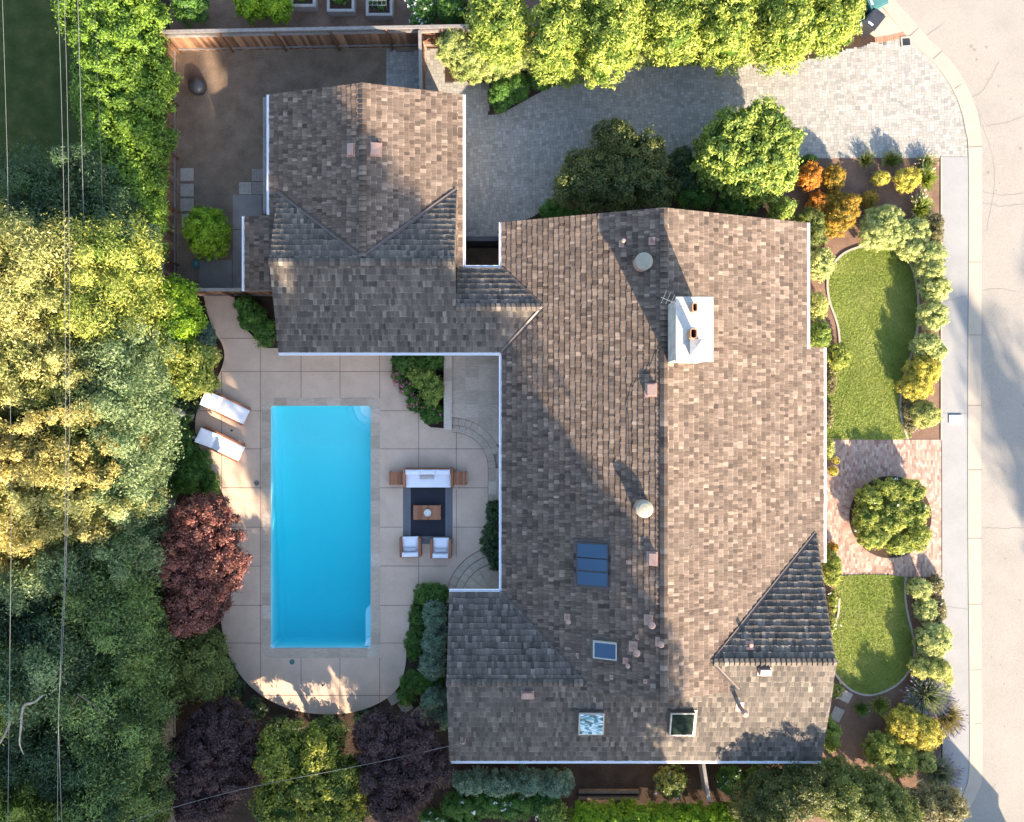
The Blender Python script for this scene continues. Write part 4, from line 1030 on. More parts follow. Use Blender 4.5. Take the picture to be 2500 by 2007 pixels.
# ------------------------------------------------------------------ FENCES
def fence(name, label, p0, p1, h=1.85, lattice=True, board=.15, posts=2.4, railside=1, matb='fence'):
    p0 = Vector((*p0, 0)); p1 = Vector((*p1, 0)); d = p1 - p0; Lh = d.length; d.normalize(); s = Vector((d.y, -d.x, 0)) * railside
    r = empty(name, p0, label, 'fence'); mb = MB(); t = 0; hb = h - (.32 if lattice else .04); ang = math.atan2(d.y, d.x)
    while t < Lh:
        e = min(t + board - .006, Lh); off = random.uniform(-.004, .004); c = p0 + d * ((t + e) / 2) + s * off
        mb.box(c.x - (e - t) / 2, c.y - .01, .03, c.x + (e - t) / 2, c.y + .01, hb, random.betavariate(1.6, 1.6), ang); t += board
    mb.build('boards', M[matb], r)
    for z, hh, wd in ((.25, .09, .045), (hb - .12, .09, .045)):
        mb = MB(); a = p0 + s * .035; b = p1 + s * .035; c = (a + b) / 2; mb.box(c.x - Lh / 2, c.y - wd / 2, z, c.x + Lh / 2, c.y + wd / 2, z + hh, .5, ang)
        mb.build('rail', M['fencegrey'], r)
    mb = MB(); c = (p0 + p1) / 2; mb.box(c.x - Lh / 2, c.y - .07, h - .04, c.x + Lh / 2, c.y + .07, h, .5, ang)
    mb.build('top_rail', M['fencegrey'], r)
    if lattice:
        mb = MB(); k = int(Lh / .09)
        for i in range(k):
            for sg in (1, -1):
                a = p0 + d * (i * .09); b = a + d * (.26 * sg)
                if 0 <= (b - p0).dot(d) <= Lh: mb.tube([a + Vector((0, 0, hb)) + s * .008 * sg, b + Vector((0, 0, h - .04)) + s * .008 * sg], .008, 4, cap=False)
        c = (p0 + p1) / 2; mb.box(c.x - Lh / 2, c.y - .02, hb - .03, c.x + Lh / 2, c.y + .02, hb, .5, ang)
        mb.build('lattice', M['fencegrey'], r)
    t = 0
    while t <= Lh + .01:
        c = p0 + d * t + s * .07; mb = MB(); mb.box(c.x - .045, c.y - .045, 0, c.x + .045, c.y + .045, h - .05, .2, ang); mb.build('post', M['fence'], r); t += posts
    return r
fence('fence', 'long brown board fence with grey lattice top along the top of the dirt yard', (-15.0, 16.25), (-1.75, 16.5), railside=1)
fence('fence', 'brown board fence half hidden under the bright green tree row at the top', (-1.6, 16.5), (11.5, 16.7), railside=1)
fence('fence', 'short grey topped fence with a gate between the dirt yard and the driveway', (-3.95, 16.3), (-3.9, 13.6), lattice=False, railside=1)
fence('fence', 'grey fence running off the top edge beside the white flowering shrub', (-1.7, 16.6), (-1.75, 20), lattice=False, posts=2)
fence('fence', 'weathered boundary fence along the left side between hedge and dirt yard', (-15.15, 16.2), (-15.15, 4.2), railside=-1)
fence('fence', 'shaded boundary fence at the left behind the pool planting', (-15.2, 4.0), (-15.2, -19), railside=-1, matb='fencegrey')
fence('fence', 'short low fence closing the dirt yard above the pool path', (-14.9, 5.22), (-9.9, 5.22), h=1.7, lattice=False)
fence('fence', 'short grey fence piece standing below the lower roof edge', (8.3, -15.1), (8.6, -17.0), h=1.3, lattice=False, posts=2, matb='fencegrey')
mb = MB(); a = P2(1134, 583, 1.8); b = P2(1222, 583, 1.8)
r = empty('passage_gate', (a[0], a[1], 0), 'dark gate closing the narrow passage between garage and main house', 'gate')
mb.box(a[0] + .12, a[1] - .03, .05, b[0] - .12, a[1] + .03, 1.75); mb.build('panel', M['gatewood'], r)
for x in (a[0], b[0] - .12): mb = MB(); mb.box(x, a[1] - .08, 0, x + .11, a[1] + .08, 1.9); mb.build('post', M['gatewood'], r)
mb = MB(); mb.box(a[0] + .1, a[1] - .1, 1.76, b[0] - .1, a[1] + .1, 1.84); mb.build('top_rail', M['gatewood'], r)
mb = MB(); mb.box(a[0] + .6, a[1] + .03, 1.55, b[0] - .6, a[1] + .06, 1.7); mb.build('letter_slot', M['steel'], r)
struct_slab('passage_floor', 1128, 606, 1228, 680, 'mulch', .03)
# timber terrace bits below the house
for (y, wd) in ((1929, 'upper'), (1944, 'lower')):
    a = P2(1412, y); b = P2(1560, y); mb = MB(); mb.box(a[0], a[1] - .06, 0, b[0], a[1] + .06, .2); mb.build('retaining_timber', M['bark'], origin=(a[0], a[1], 0), label=f'dark horizontal retaining timber below the house, the {wd} of two', cat='timber', group='retaining timbers below the house')

# ------------------------------------------------------------------ FURNITURE
def cushion(mb, x0, y0, z0, x1, y1, z1, rz=0, c=None, puff=.03):
    cx, cy = c if c else ((x0 + x1) / 2, (y0 + y1) / 2); co, si = math.cos(rz), math.sin(rz); n = 8; n0 = len(mb.v)
    def T(x, y, z): dx, dy = x - cx, y - cy; return (cx + dx * co - dy * si, cy + dx * si + dy * co, z)
    for lay in (0, 1):
        for i in range(n + 1):
            for j in range(n + 1):
                u, v = i / n, j / n; e = (1 - (2 * u - 1) ** 6) * (1 - (2 * v - 1) ** 6)
                inset = .012 * (1 - e)
                X = x0 + (x1 - x0) * u; Y_ = y0 + (y1 - y0) * v
                z = (z1 - .035 + .035 * e + puff * math.sin(math.pi * u) * math.sin(math.pi * v)) if lay else z0
                mb.v.append(T(X, Y_, z))
    K = (n + 1) ** 2
    for i in range(n):
        for j in range(n):
            a = n0 + i * (n + 1) + j; q = (a, a + n + 1, a + n + 2, a + 1)
            mb.f.append(q[::-1]); mb.t.append(.5); mb.f.append(tuple(K + t for t in q)); mb.t.append(.5)
    for i in range(n):
        for (a, b) in ((n0 + i, n0 + i + 1), (n0 + n * (n + 1) + i + 1, n0 + n * (n + 1) + i), (n0 + (i + 1) * (n + 1), n0 + i * (n + 1)), (n0 + i * (n + 1) + n, n0 + (i + 1) * (n + 1) + n)):
            mb.f.append((a, b, b + K, a + K)); mb.t.append(.5)
def slats_y(mb, x0, y0, x1, y1, z0, z1, n):
    w_ = (x1 - x0) / n
    for i in range(n): mb.box(x0 + i * w_ + .004, y0, z0, x0 + (i + 1) * w_ - .004, y1, z1, random.uniform(.2, .9))
def table(name, label, px0, py0, px1, py1, h, n, group=None):
    x0, y0 = P2(px0, py1, h); x1, y1 = P2(px1, py0, h); r = empty(name, ((x0 + x1) / 2, (y0 + y1) / 2, 0), label, 'table', group)
    mb = MB(); slats_y(mb, x0, y0, x1, y1, h - .03, h, n); mb.build('table_top', M['teak'], r)
    for (x, y) in ((x0, y0), (x1 - .06, y0), (x0, y1 - .06), (x1 - .06, y1 - .06)): mb = MB(); mb.box(x, y, .06, x + .06, y + .06, h - .032, .3); mb.build('leg', M['teak'], r)
    mb = MB(); mb.box(x0 + .03, y0 + .03, h - .1, x1 - .03, y1 - .03, h - .034, .2); mb.build('apron', M['teak'], r)
    return r
# rug
z = .062
x0, y0 = P2(984, 1328, .07); x1, y1 = P2(1105, 1180, .07)
r = empty('outdoor_rug', (x0, y0, z), 'charcoal outdoor rug with striped grey border under the coffee table', 'rug')
mb = MB(); mb.box(x0, y0, z + .004, x1, y1, z + .012); mb.build('border', M['rugb'], r)
a0, b0 = P2(1002, 1310, .07); a1, b1 = P2(1088, 1180, .07); mb = MB(); mb.box(a0, b0, z + .006, a1, b1 - .05, z + .016); mb.build('centre', M['rug'], r)
mb = MB()
for q in ((a0 - .03, b0 - .03, a1 + .03, b0), (a0 - .03, b0, a0, b1 - .05), (a1, b0, a1 + .03, b1 - .05)): mb.box(q[0], q[1], z + .006, q[2], q[3], z + .018)
mb.build('trim_line', M['rugline'], r)
# sofa
h = .62; x0, y0 = P2(983, 1190, h); x1, y1 = P2(1106, 1144, h); aw = .12
r = empty('outdoor_sofa', ((x0 + x1) / 2, (y0 + y1) / 2, .062), 'white cushioned teak outdoor sofa at the top end of the rug', 'sofa')
mb = MB(); mb.box(x0, y0 + .02, .12, x1, y1, .3, .2); mb.build('base', M['teak'], r)
for x in (x0, x1 - aw): mb = MB(); slats_y(mb, x, y0, x + aw, y1, .12, .60, 1); mb.build('armrest', M['teak'], r)
mb = MB(); mb.box(x0 + aw, y1 - .05, .12, x1 - aw, y1, .66, .2); mb.build('back_panel', M['teak'], r)
mb = MB(); cushion(mb, x0 + aw + .01, y0 - .02, .3, x1 - aw - .01, y1 - .22, .46, puff=.02); mb.build('seat_cushion', M['cushion'], r)
wd = (x1 - x0 - 2 * aw - .02) / 3
for k in range(3): mb = MB(); cushion(mb, x0 + aw + .01 + k * wd + .006, y1 - .26, .42, x0 + aw + .01 + (k + 1) * wd - .006, y1 - .045, .72 - .01 * k, puff=.03); mb.build('back_cushion', M['cushion'], r)
for (x, y) in ((x0 + .02, y0 + .04), (x1 - .08, y0 + .04), (x0 + .02, y1 - .1), (x1 - .08, y1 - .1)): mb = MB(); mb.box(x, y, .062, x + .06, y + .06, .12, .2); mb.build('leg', M['teak'], r)
def throw(px, py, rx, ry, z, mat, label, rz=0, th=.14):
    x, y = P2(px, py, z); mb = MB(); cushion(mb, x - rx, y - ry, z - th, x + rx, y + ry, z, rz, puff=.05)
    mb.build('throw_pillow', M[mat], origin=(x, y, z - th), smooth=True, label=label, cat='pillow')
throw(1042, 1164, .30, .10, .58, 'pillow', 'taupe oblong pillow lying on the middle of the outdoor sofa', .03)
table('side_table', 'square slatted teak side table left of the sofa', 950, 1152, 982, 1184, .42, 7, 'teak side tables'); table('side_table', 'square slatted teak side table right of the sofa', 1107, 1152, 1139, 1184, .42, 7, 'teak side tables')
table('coffee_table', 'slatted teak coffee table in the centre of the dark rug', 1009, 1234, 1076, 1269, .38, 12)
x, y = P2(1044, 1252, .44); mb = MB(); mb.lathe((x, y), [(.09, .382), (.155, .40), (.165, .46), (.15, .46), (.13, .42), (.02, .415)], 28)
r = mb.build('serving_bowl', M['ceramic'], origin=(x, y, .382), label='round cream ceramic bowl on the coffee table', cat='bowl')
# armchairs
def armchair(px0, py0, px1, py1, label, rz):
    h = .6; x0, y0 = P2(px0, py1, h); x1, y1 = P2(px1, py0, h); cx_, cy_ = (x0 + x1) / 2, (y0 + y1) / 2; c = (cx_, cy_); aw = .11
    r = empty('armchair', (cx_, cy_, .062), label, 'armchair', 'pair of teak armchairs facing the sofa')
    for x in (x0, x1 - aw): mb = MB(); mb.box(x, y0, .1, x + aw, y1, .58, random.uniform(.3, .6), rz, c); mb.build('armrest', M['teak'], r)
    mb = MB(); mb.box(x0 + aw, y0, .1, x1 - aw, y0 + .05, .62, .2, rz, c); mb.build('back_panel', M['teak'], r)
    mb = MB(); mb.box(x0 + aw, y0 + .05, .12, x1 - aw, y1 - .03, .28, .2, rz, c); mb.build('base', M['teak'], r)
    mb = MB(); cushion(mb, x0 + aw + .01, y0 + .2, .28, x1 - aw - .01, y1 + .03, .44, rz, c, .02); mb.build('seat_cushion', M['cushion'], r)
    mb = MB(); cushion(mb, x0 + aw + .01, y0 + .03, .4, x1 - aw - .01, y0 + .22, .7, rz, c, .03); mb.build('back_cushion', M['cushion'], r)
    for (x, y) in ((x0 + .02, y0 + .04), (x1 - .08, y0 + .04), (x0 + .02, y1 - .1), (x1 - .08, y1 - .1)): mb = MB(); mb.box(x, y, .062, x + .06, y + .06, .12, .2, rz, c); mb.build('leg', M['teak'], r)
    return r
armchair(975, 1314, 1027, 1361, 'left teak armchair with white cushions below the rug', .02); armchair(1050, 1317, 1101, 1364, 'right teak armchair with white cushions below the rug', -.01)
throw(1001, 1342, .26, .10, .56, 'pillowg', 'grey oblong pillow on the left armchair', .03); throw(1076, 1344, .26, .10, .56, 'pillowg', 'grey oblong pillow on the right armchair', .0)
# loungers
def lounger(pc, label, ang):
    cx_, cy_ = P2(*pc, .4); r = empty('sun_lounger', (cx_, cy_, .06), label, 'sun lounger', 'pair of sun loungers left of the pool', ang); r0 = r
    def T(mb, name, mat, par=r0):
        o = mb.build(name, M[mat]); o.parent = par; return o
    Lh, W_ = 2.0, .68
    for sy in (-1, 1):
        mb = MB(); y = sy * (W_ / 2 + .045); mb.box(-Lh / 2 - .02, y - .035, .2, Lh / 2, y + .035, .34, .5); T(mb, 'side_rail', 'teak')
        for x in (-.85, .8): mb = MB(); mb.box(x, y - .03, 0, x + .08, y + .03, .2, .3); T(mb, 'leg', 'teak')
    mb = MB()
    for k in range(14): x = -.25 + k * .085; mb.box(x, -W_ / 2, .24, x + .065, W_ / 2, .27, random.random())
    T(mb, 'slats', 'teak')
    mb = MB(); cushion(mb, -.3, -W_ / 2, .27, Lh / 2, W_ / 2, .37, puff=.012); T(mb, 'seat_cushion', 'cushion')
    mb = MB(); k0 = len(mb.v); cushion(mb, -Lh / 2, -W_ / 2, .27, -.31, W_ / 2, .37, puff=.012)
    mb.v = [(x, y, z + max(0, (-.31 - x)) * .55) for x, y, z in mb.v]; T(mb, 'back_cushion', 'cushion')
    mb = MB(); mb.v += [(x, y, z) for z in (0, 1) for x, y in ((-1, -W_ / 2), (-.31, -W_ / 2), (-.31, W_ / 2), (-1, W_ / 2))]; mb.v = [(x, y, .235 + z * .03 + max(0, -.31 - x) * .55) for x, y, z in mb.v]
    for f in ((3, 2, 1, 0), (4, 5, 6, 7), (0, 1, 5, 4), (1, 2, 6, 5), (2, 3, 7, 6), (3, 0, 4, 7)): mb.f.append(f); mb.t.append(.4)
    T(mb, 'back_frame', 'teak')
lounger((552, 995), 'upper white cushioned teak sun lounger, its head towards the hedge', R(-26)); lounger((540, 1085), 'lower white cushioned teak sun lounger beside white flowers', R(-26))

# ------------------------------------------------------------------ SMALL THINGS
x, y = P2(479, 207, .3); mb = MB(); mb.lathe((x, y), [(.37, 0), (.4, .12), (.37, .3), (.25, .42), (.05, .47)], 28); mb.build('fire_pit_cover', M['black'], origin=(x, y, 0), smooth=True, label='round black domed cover standing alone in the dirt yard', cat='cover')
x, y = P2(478, 645, .1); mb = MB(); mb.box(x - .14, y - .18, 0, x + .14, y + .18, .14, rz=.3); mb.lathe((x, y), [(.08, .14), (.09, .2), (.03, .24)], 12); mb.build('valve_box', M['teal'], origin=(x, y, 0), label='small teal irrigation valve near the left concrete pad', cat='valve box')
x, y = P2(2333, 1024, .06); mb = MB(); mb.box(x - .30, y - .2, .02, x + .30, y + .2, .09); mb.build('utility_cover', M['white'], origin=(x, y, 0), bevel=.02, label='white rectangular utility cover on the grey sidewalk', cat='utility cover')
x, y = P2(2211, 103); r = empty('storm_drain', (x, y, 0), 'square storm drain grate with a pale rim at the driveway corner', 'drain')
mb = MB()
for a in ((-.24, -.24, .24, -.17), (-.24, .17, .24, .24), (-.24, -.17, -.17, .17), (.17, -.17, .24, .17)): mb.box(x + a[0], y + a[1], 0, x + a[2], y + a[3], .06, rz=.1, c=(x, y))
mb.build('rim', M['gutter'], r); mb = MB()
for k in range(7): mb.box(x - .165 + k * .05, y - .17, .0, x - .14 + k * .05, y + .17, .04, rz=.1, c=(x, y))
mb.build('grate', M['black'], r)
lid('cleanout_cap', 2160, 108, .08, M['greylid'], 'small round grey cap at the top edge of the driveway', 'cap', .02)
mb = MB(); q = [P2(2135, 99), P2(2165, 95), P2(2195, 88), P2(2216, 82)]; soldier(mb, q, .24, .1, .035); mb.build('brick_edging', M['brickred'], label='short strip of red brick edging by the storm drain', cat='edging')
sheet('bin_pad', M['curb'], pp([(2090, -60), (2150, 16), (2215, 88), (2135, 92), (2118, 80), (2105, 60), (2085, 20)]), .026)
def bin_(px, py, label, mat, ang, h=1.05):
    x, y = P2(px, py, h * .9); r = empty('wheelie_bin', (x, y, 0), label, 'bin', None, ang)
    def T(mb, name, m): o = mb.build(name, M[m]); o.parent = r; return o
    mb = MB(); n = 0; mb.v += [(sx * .24, sy * .3, .05) for sx, sy in ((-1, -1), (1, -1), (1, 1), (-1, 1))] + [(sx * .3, sy * .37, h - .1) for sx, sy in ((-1, -1), (1, -1), (1, 1), (-1, 1))]
    for f in ((3, 2, 1, 0), (4, 5, 6, 7), (0, 1, 5, 4), (1, 2, 6, 5), (2, 3, 7, 6), (3, 0, 4, 7)): mb.f.append(f); mb.t.append(.5)
    T(mb, 'body', mat); mb = MB(); mb.box(-.33, -.40, h - .1, .33, .38, h - .02); mb.box(-.27, -.32, h - .02, .27, .3, h + .02); mb.box(-.2, -.22, h + .02, .2, .16, h + .03); T(mb, 'lid', mat)
    mb = MB(); mb.tube([(-.25, .43, h - .08), (.25, .43, h - .08)], .02, 8); T(mb, 'handle', mat)
    for sx in (-1, 1): mb = MB(); mb.tube([(sx * .22, .3, .1), (sx * .27, .3, .1)], .1, 14); T(mb, 'wheel', 'black')
    mb = MB(); mb.box(-.12, -.34, h + .021, .12, -.26, h + .026); T(mb, 'lid_label', 'white')
bin_(2133, 48, 'black wheelie bin beside the kerb at the top right', 'black', R(-38)); bin_(2140, 2, 'teal wheelie bin cut by the top edge of the picture', 'teal', R(-65))
def pot(px, py, r_, h, label, plant):
    x, y = P2(px, py, h); r = empty('plant_pot', (x, y, 0), label, 'plant pot'); mb = MB()
    mb.lathe((x, y), [(r_ * .6, 0), (r_ * .95, h * .6), (r_, h), (r_ * .85, h), (r_ * .8, h - .06), (.02, h - .06)], 24); mb.build('pot', M['glaze'], r)
    mb = MB(); crown(mb, [(x, y, h + .02, r_ * .5, r_ * .5, .1 + plant)], .07, .06, 1.5, core=False); mb.build('plant', L['yellow'], r)
pot(2041, 1125, .19, .45, 'small round glazed pot near the door on the brick', .02); pot(2034, 1150, .26, .5, 'larger glazed pot with golden foliage near the door on the brick', .1)
# raised beds at the top
for (x0_, y0_, x1_, y1_, wd, inner_) in ((708, -70, 770, 16, 'leftmost', 'green'), (798, -70, 865, 28, 'middle', 'green'), (893, -70, 958, 38, 'rightmost, holding a wire cage', None)):
    h = .45; a = P2(x0_, y1_, h); b = P2(x1_, y0_, h); r = empty('raised_bed', (a[0], a[1], 0), f'grey timber raised garden bed at the top edge, {wd} of three', 'raised bed', 'raised beds at the top edge'); t = .12
    mb = MB()
    for q in ((a[0], a[1], b[0], a[1] + t), (a[0], b[1] - t, b[0], b[1]), (a[0], a[1] + t, a[0] + t, b[1] - t), (b[0] - t, a[1] + t, b[0], b[1] - t)): mb.box(q[0], q[1], 0, q[2], q[3], h)
    mb.build('frame', M['planter'], r); mb = MB(); mb.box(a[0] + t, a[1] + t, 0, b[0] - t, b[1] - t, h - .1); mb.build('soil', M['soil'], r)
    mb = MB(); cx_, cy_ = (a[0] + b[0]) / 2, (a[1] + b[1]) / 2; crown(mb, [(cx_, cy_, h, (b[0] - a[0]) / 2 - .25, (b[1] - a[1]) / 2 - .35, .25)], .12, .08, 1.6, core=False); mb.build('plants', L['green'], r)
    if inner_ is None:
        mb = MB()
        for k in range(5): xx = a[0] + .2 + k * (b[0] - a[0] - .4) / 4; mb.tube([(xx, a[1] + .2, h), (xx, a[1] + .2, h + .5), (xx, b[1] - .2, h + .5)], .008, 5)
        for k in range(7): yy = a[1] + .2 + k * .2; mb.tube([(a[0] + .2, yy, h + .5), (b[0] - .2, yy, h + .5)], .008, 5)
        mb.build('wire_cage', M['steel'], r)

# ------------------------------------------------------------------ POWER LINES
def cable(name, label, pts, z, r_=.012, mat='cable', group='overhead wires on the left'):
    q = spline([P(x, y, zz) for x, y, zz in [(a[0], a[1], z) for a in pts]], 6); mb = MB(); mb.tube(q, r_, 6)
    mb.build(name, M[mat], origin=q[0], label=label, cat='wire', group=group)
cable('overhead_wire', 'leftmost overhead wire along the left picture edge', [(4, -60), (14, 260), (20, 520), (27, 1200), (24, 1600), (18, 2080)], 8.6, .007)
cable('overhead_wire', 'second overhead wire from the left, crossing the dark lawn', [(140, -60), (150, 250), (157, 560), (160, 1000), (158, 1380), (150, 1560), (142, 1800), (140, 2080)], 8.9, .007)
cable('overhead_wire', 'third overhead wire from the left, close beside the second', [(155, -60), (163, 200), (168, 500), (170, 1000), (162, 1350), (152, 1600), (143, 1760), (154, 2080)], 9.1, .0065)
cable('overhead_wire', 'fourth overhead wire, grazing the left side of the laurel hedge', [(188, -60), (195, 180), (202, 450), (205, 560)], 6.6, .010)
cable('overhead_wire', 'thin dark wire crossing over the laurel hedge', [(229, -60), (238, 180), (247, 400), (251, 560)], 6.8, .008, 'darkcable')
pA = MAST; q = [Vector(pA), Vector(P(900, 1865, 4.6)), Vector(P(600, 1925, 5.4)), Vector(P(380, 1985, 6.2)), Vector(P(200, 2050, 7))]
mb = MB(); mb.tube(spline([tuple(v) for v in q], 8), .0065, 6); mb.build('service_wire', M['cable'], origin=tuple(q[0]), label='thin service wire from the lower left roof across the purple trees', cat='wire')

exec_plants = True
# ------------------------------------------------------------------ PLANTS
def bough(x0, y0, x1, y1, n=5, r0=34, r1=16):
    return [(x0 + (x1 - x0) * i / (n - 1), y0 + (y1 - y0) * i / (n - 1), (r0 + (r1 - r0) * i / (n - 1)) * 1.45, (r0 + (r1 - r0) * i / (n - 1)) * .68 + 3, 1 - .10 * i / (n - 1) + random.uniform(-.03, .03)) for i in range(n)]
# left: laurel hedge
tree('laurel_hedge', 'tall bright green laurel hedge at the upper left beside the dark lawn', 'hedge',
     [(290, -10, 118, 75), (285, 60, 118, 75), (305, 130, 108, 70), (312, 200, 112, 70), (305, 270, 108, 65), (318, 340, 100, 65), (315, 400, 88, 60), (325, 460, 78, 55), (345, 520, 58, 55), (358, 575, 40, 55)], 4.2, 'laurel', .13, .3, 2.0, tr=.1, squash=.5, asp=.42)
BT = 'tall feathery trees massed along the left'
def big(label, lst, h, k, cr=.45, leaf=.13, **kw):
    if kw.get('name') == 'cedar_tree': cr = .26; leaf = .12; kw['tjit'] = .26
    kw.setdefault('gap', .1); kw.setdefault('tjit', .22)
    return tree(kw.pop('name', 'cypress_tree'), label, 'tree', lst, h, k, leaf, cr, kw.pop('cover', 1.7), BT, squash=.42, tr=.22, bark=kw.pop('bark', 'palebark'), elong=kw.pop('elong', .9), asp=.3, spread=.6, **kw)
big('shaded dull green tree above the sunlit mass on the left', [(175, 560, 105, 90), (255, 520, 75, 60), (120, 470, 40, 60), (240, 430, 40, 40), (330, 560, 45, 50)], 6.8, 'deep')
big('small pale tree crown at the left edge below the dark lawn', [(15, 560, 35, 70)], 7.5, 'conifer')
big('sunlit yellow green tree at the left edge with lumpy crown', [(45, 690, 100, 100), (20, 800, 90, 90), (110, 620, 60, 60)], 10, 'conifer')
big('sunlit tree with gold clumps right of the left edge tree', [(170, 740, 90, 95), (190, 650, 60, 60), (130, 850, 80, 60)], 9.6, 'conifer')
big('broad olive tree with a straight sheared right side', [(280, 720, 88, 105), (320, 640, 55, 80), (300, 800, 72, 60)], 8.2, 'yellowgreen')
big('sunlit cypress with long sprays at middle left', bough(-20, 960, 250, 890, 6, 40, 20) + bough(-20, 1010, 300, 930, 6, 38, 14) + bough(-20, 900, 190, 840, 5, 40, 22), 9.8, 'conifer', elong=.7, name='cedar_tree')
big('blue green conifer with a sheared right face below the dark gap', [(285, 960, 72, 80), (350, 880, 34, 90), (356, 980, 34, 90), (360, 1080, 26, 100), (355, 1180, 28, 90)], 8, 'bluegreen')
big('shadowed olive crown seen between the golden sprays', [(60, 1080, 90, 110), (180, 1100, 90, 120), (270, 1080, 60, 110), (60, 930, 80, 80), (190, 960, 90, 80), (60, 1240, 80, 70), (200, 1230, 90, 60)], 8.0, 'olive')
big('golden cypress with horizontal sprays reaching right', bough(-20, 1090, 320, 1005, 7, 30, 13) + bough(0, 1110, 345, 1080, 7, 30, 13) + bough(60, 1130, 350, 1150, 6, 30, 13), 9.9, 'gold', elong=.7, name='cedar_tree')
big('golden green cypress with layered sprays', bough(-20, 1180, 300, 1200, 7, 40, 18) + bough(0, 1220, 360, 1225, 7, 32, 14) + bough(40, 1160, 260, 1140, 5, 34, 22), 9.4, 'conifer', elong=.7, name='cedar_tree')
big('lowest golden cypress spray above the shaded trees', bough(-20, 1260, 150, 1300, 5, 40, 20) + bough(20, 1250, 310, 1270, 6, 32, 14) + bough(-20, 1330, 60, 1360, 4, 34, 22), 9.2, 'gold', elong=.7, name='cedar_tree')
big('shaded blue green tree directly below the golden sprays', [(210, 1370, 90, 60), (340, 1330, 50, 80), (120, 1400, 60, 45)], 7.2, 'bluegreen')
big('dark bushy tree with sharp vertical right side', [(300, 1450, 85, 90), (352, 1540, 50, 110), (330, 1380, 40, 50)], 6.8, 'forest', gap=.15, tjit=.25)
big('low dark tree at the left edge beneath the wires', [(60, 1480, 80, 70), (20, 1560, 50, 50), (160, 1500, 50, 60)], 6.4, 'deep')
TA = big('feathery tree in front of pale bare branches', [(155, 1640, 75, 75), (90, 1600, 60, 50), (200, 1580, 50, 60)], 7.4, 'bluegreen')
TB = big('sunlit yellow crown on the left edge near bare branches', [(15, 1640, 55, 90), (50, 1700, 50, 50)], 8.4, 'yellowgreen')
big('tall dark green tree left of the shaded purple tree', [(310, 1670, 78, 80), (345, 1780, 52, 90), (270, 1740, 60, 60)], 6.9, 'forest', gap=.15, tjit=.25)
big('shaded tree mass below the bare branches', [(150, 1790, 100, 70), (220, 1850, 70, 60), (60, 1830, 60, 60)], 6.6, 'deep')
big('green tree with lighter tips at the bottom left', [(290, 1930, 90, 80), (352, 1900, 48, 100), (230, 1990, 70, 50)], 6.9, 'forest', gap=.15, tjit=.25)
big('bright green tree crown in the bottom left corner', [(50, 1950, 90, 60), (130, 2000, 70, 50)], 8.0, 'yellowgreen')
EX = [406, 412, 412, 404, 395, 385, 378, 378, 380, 388, 395, 400, 400, 398, 392, 390, 388, 392, 396, 400]
tree('tall_hedge', 'tall straight edged green hedge between the big left trees and the pool garden', 'hedge', [(EX[i] - 32, 880 + 60 * i, 30, 46) for i in range(20)], 5.4, 'forest', .11, .26, 2.0, tr=.08, squash=.42, tjit=.22, asp=.35)
# bare branches
def branch(par, pts, rads, bk='palebark'):
    q = spline([P(*a) for a in pts], 5); rr_ = np.interp(np.linspace(0, 1, len(q)), np.linspace(0, 1, len(rads)), rads); mb = MB(); mb.tube(q, list(rr_), 8)
    mb.build('bare_limb', M[bk], par)
branch(TB, [(30, 1735, 7.0), (22, 1770, 7.2), (8, 1800, 7.4), (-10, 1830, 7.5)], [.06, .05, .035, .02])
branch(TB, [(105, 1697, 6.9), (84, 1714, 7.1), (57, 1726, 7.3), (51, 1778, 7.4), (48, 1815, 7.3), (58, 1842, 7.0)], [.03, .04, .05, .035, .025, .012])
branch(TA, [(190, 1694, 7.0), (222, 1716, 7.1), (244, 1738, 7.0), (278, 1757, 6.6)], [.03, .026, .02, .01], 'bark')
branch(TA, [(190, 1700, 7.0), (172, 1730, 7.0), (155, 1755, 6.7)], [.024, .018, .01], 'bark')
# yard and pool-side plants
shrub('round_bush', 'large round clipped bush beside stepping stones in the dirt yard', 'bush', [(508, 568, 50, 62)], 2.2, 'bright', .08, .16, 2.6)
tree('citrus_tree', 'bright green round tree at the start of the pool path', 'tree', [(430, 740, 58, 58), (445, 790, 50, 50), (420, 800, 40, 40)], 3.6, 'bright', .11, .28)
shrub('pale_shrub', 'small pale green shrub at the edge of the pool path', 'shrub', [(503, 820, 24, 30)], 1.1, 'silver', .06, .12)
tree('olive_tree', 'olive green tree between path and left fence', 'tree', [(465, 880, 62, 45), (480, 930, 50, 45), (440, 860, 35, 35)], 3.2, 'yellowgreen', .1, .26)
shrub('lime_shrub', 'tiny light green shrub on the crescent of bark', 'shrub', [(520, 868, 20, 22)], .9, 'lime', .06, .1)
shrub('white_hydrangea', 'white flowering hydrangea left of the two loungers', 'flowering shrub', [(432, 1040, 32, 45), (445, 1090, 38, 40), (420, 1110, 30, 40)], 1.3, 'green', .1, .18, fl=('white', 46, .12, 9))
shrub('dark_shrub', 'rounded dark green shrub below the white hydrangea', 'shrub', [(460, 1162, 40, 40), (420, 1180, 30, 36)], 1.3, 'green', .07, .16)
shrub('dark_shrub', 'low dark shrub running beside the patio below the loungers', 'shrub', [(490, 1130, 26, 36), (515, 1180, 22, 30)], .8, 'green', .07, .13)
shrub('dark_shrub', 'dark low shrub between olive tree and hydrangea', 'shrub', [(445, 985, 45, 28)], 1.1, 'deep', .08, .16, fl=('white', 6, .1, 6))
tree('plum_tree', 'large reddish purple plum tree overhanging the patio left of the pool', 'tree', [(490, 1300, 95, 75), (520, 1370, 82, 80), (450, 1370, 72, 85), (490, 1450, 82, 75), (500, 1250, 55, 40), (480, 1500, 48, 42)], 4.6, 'plum', .09, .25, 1.9)
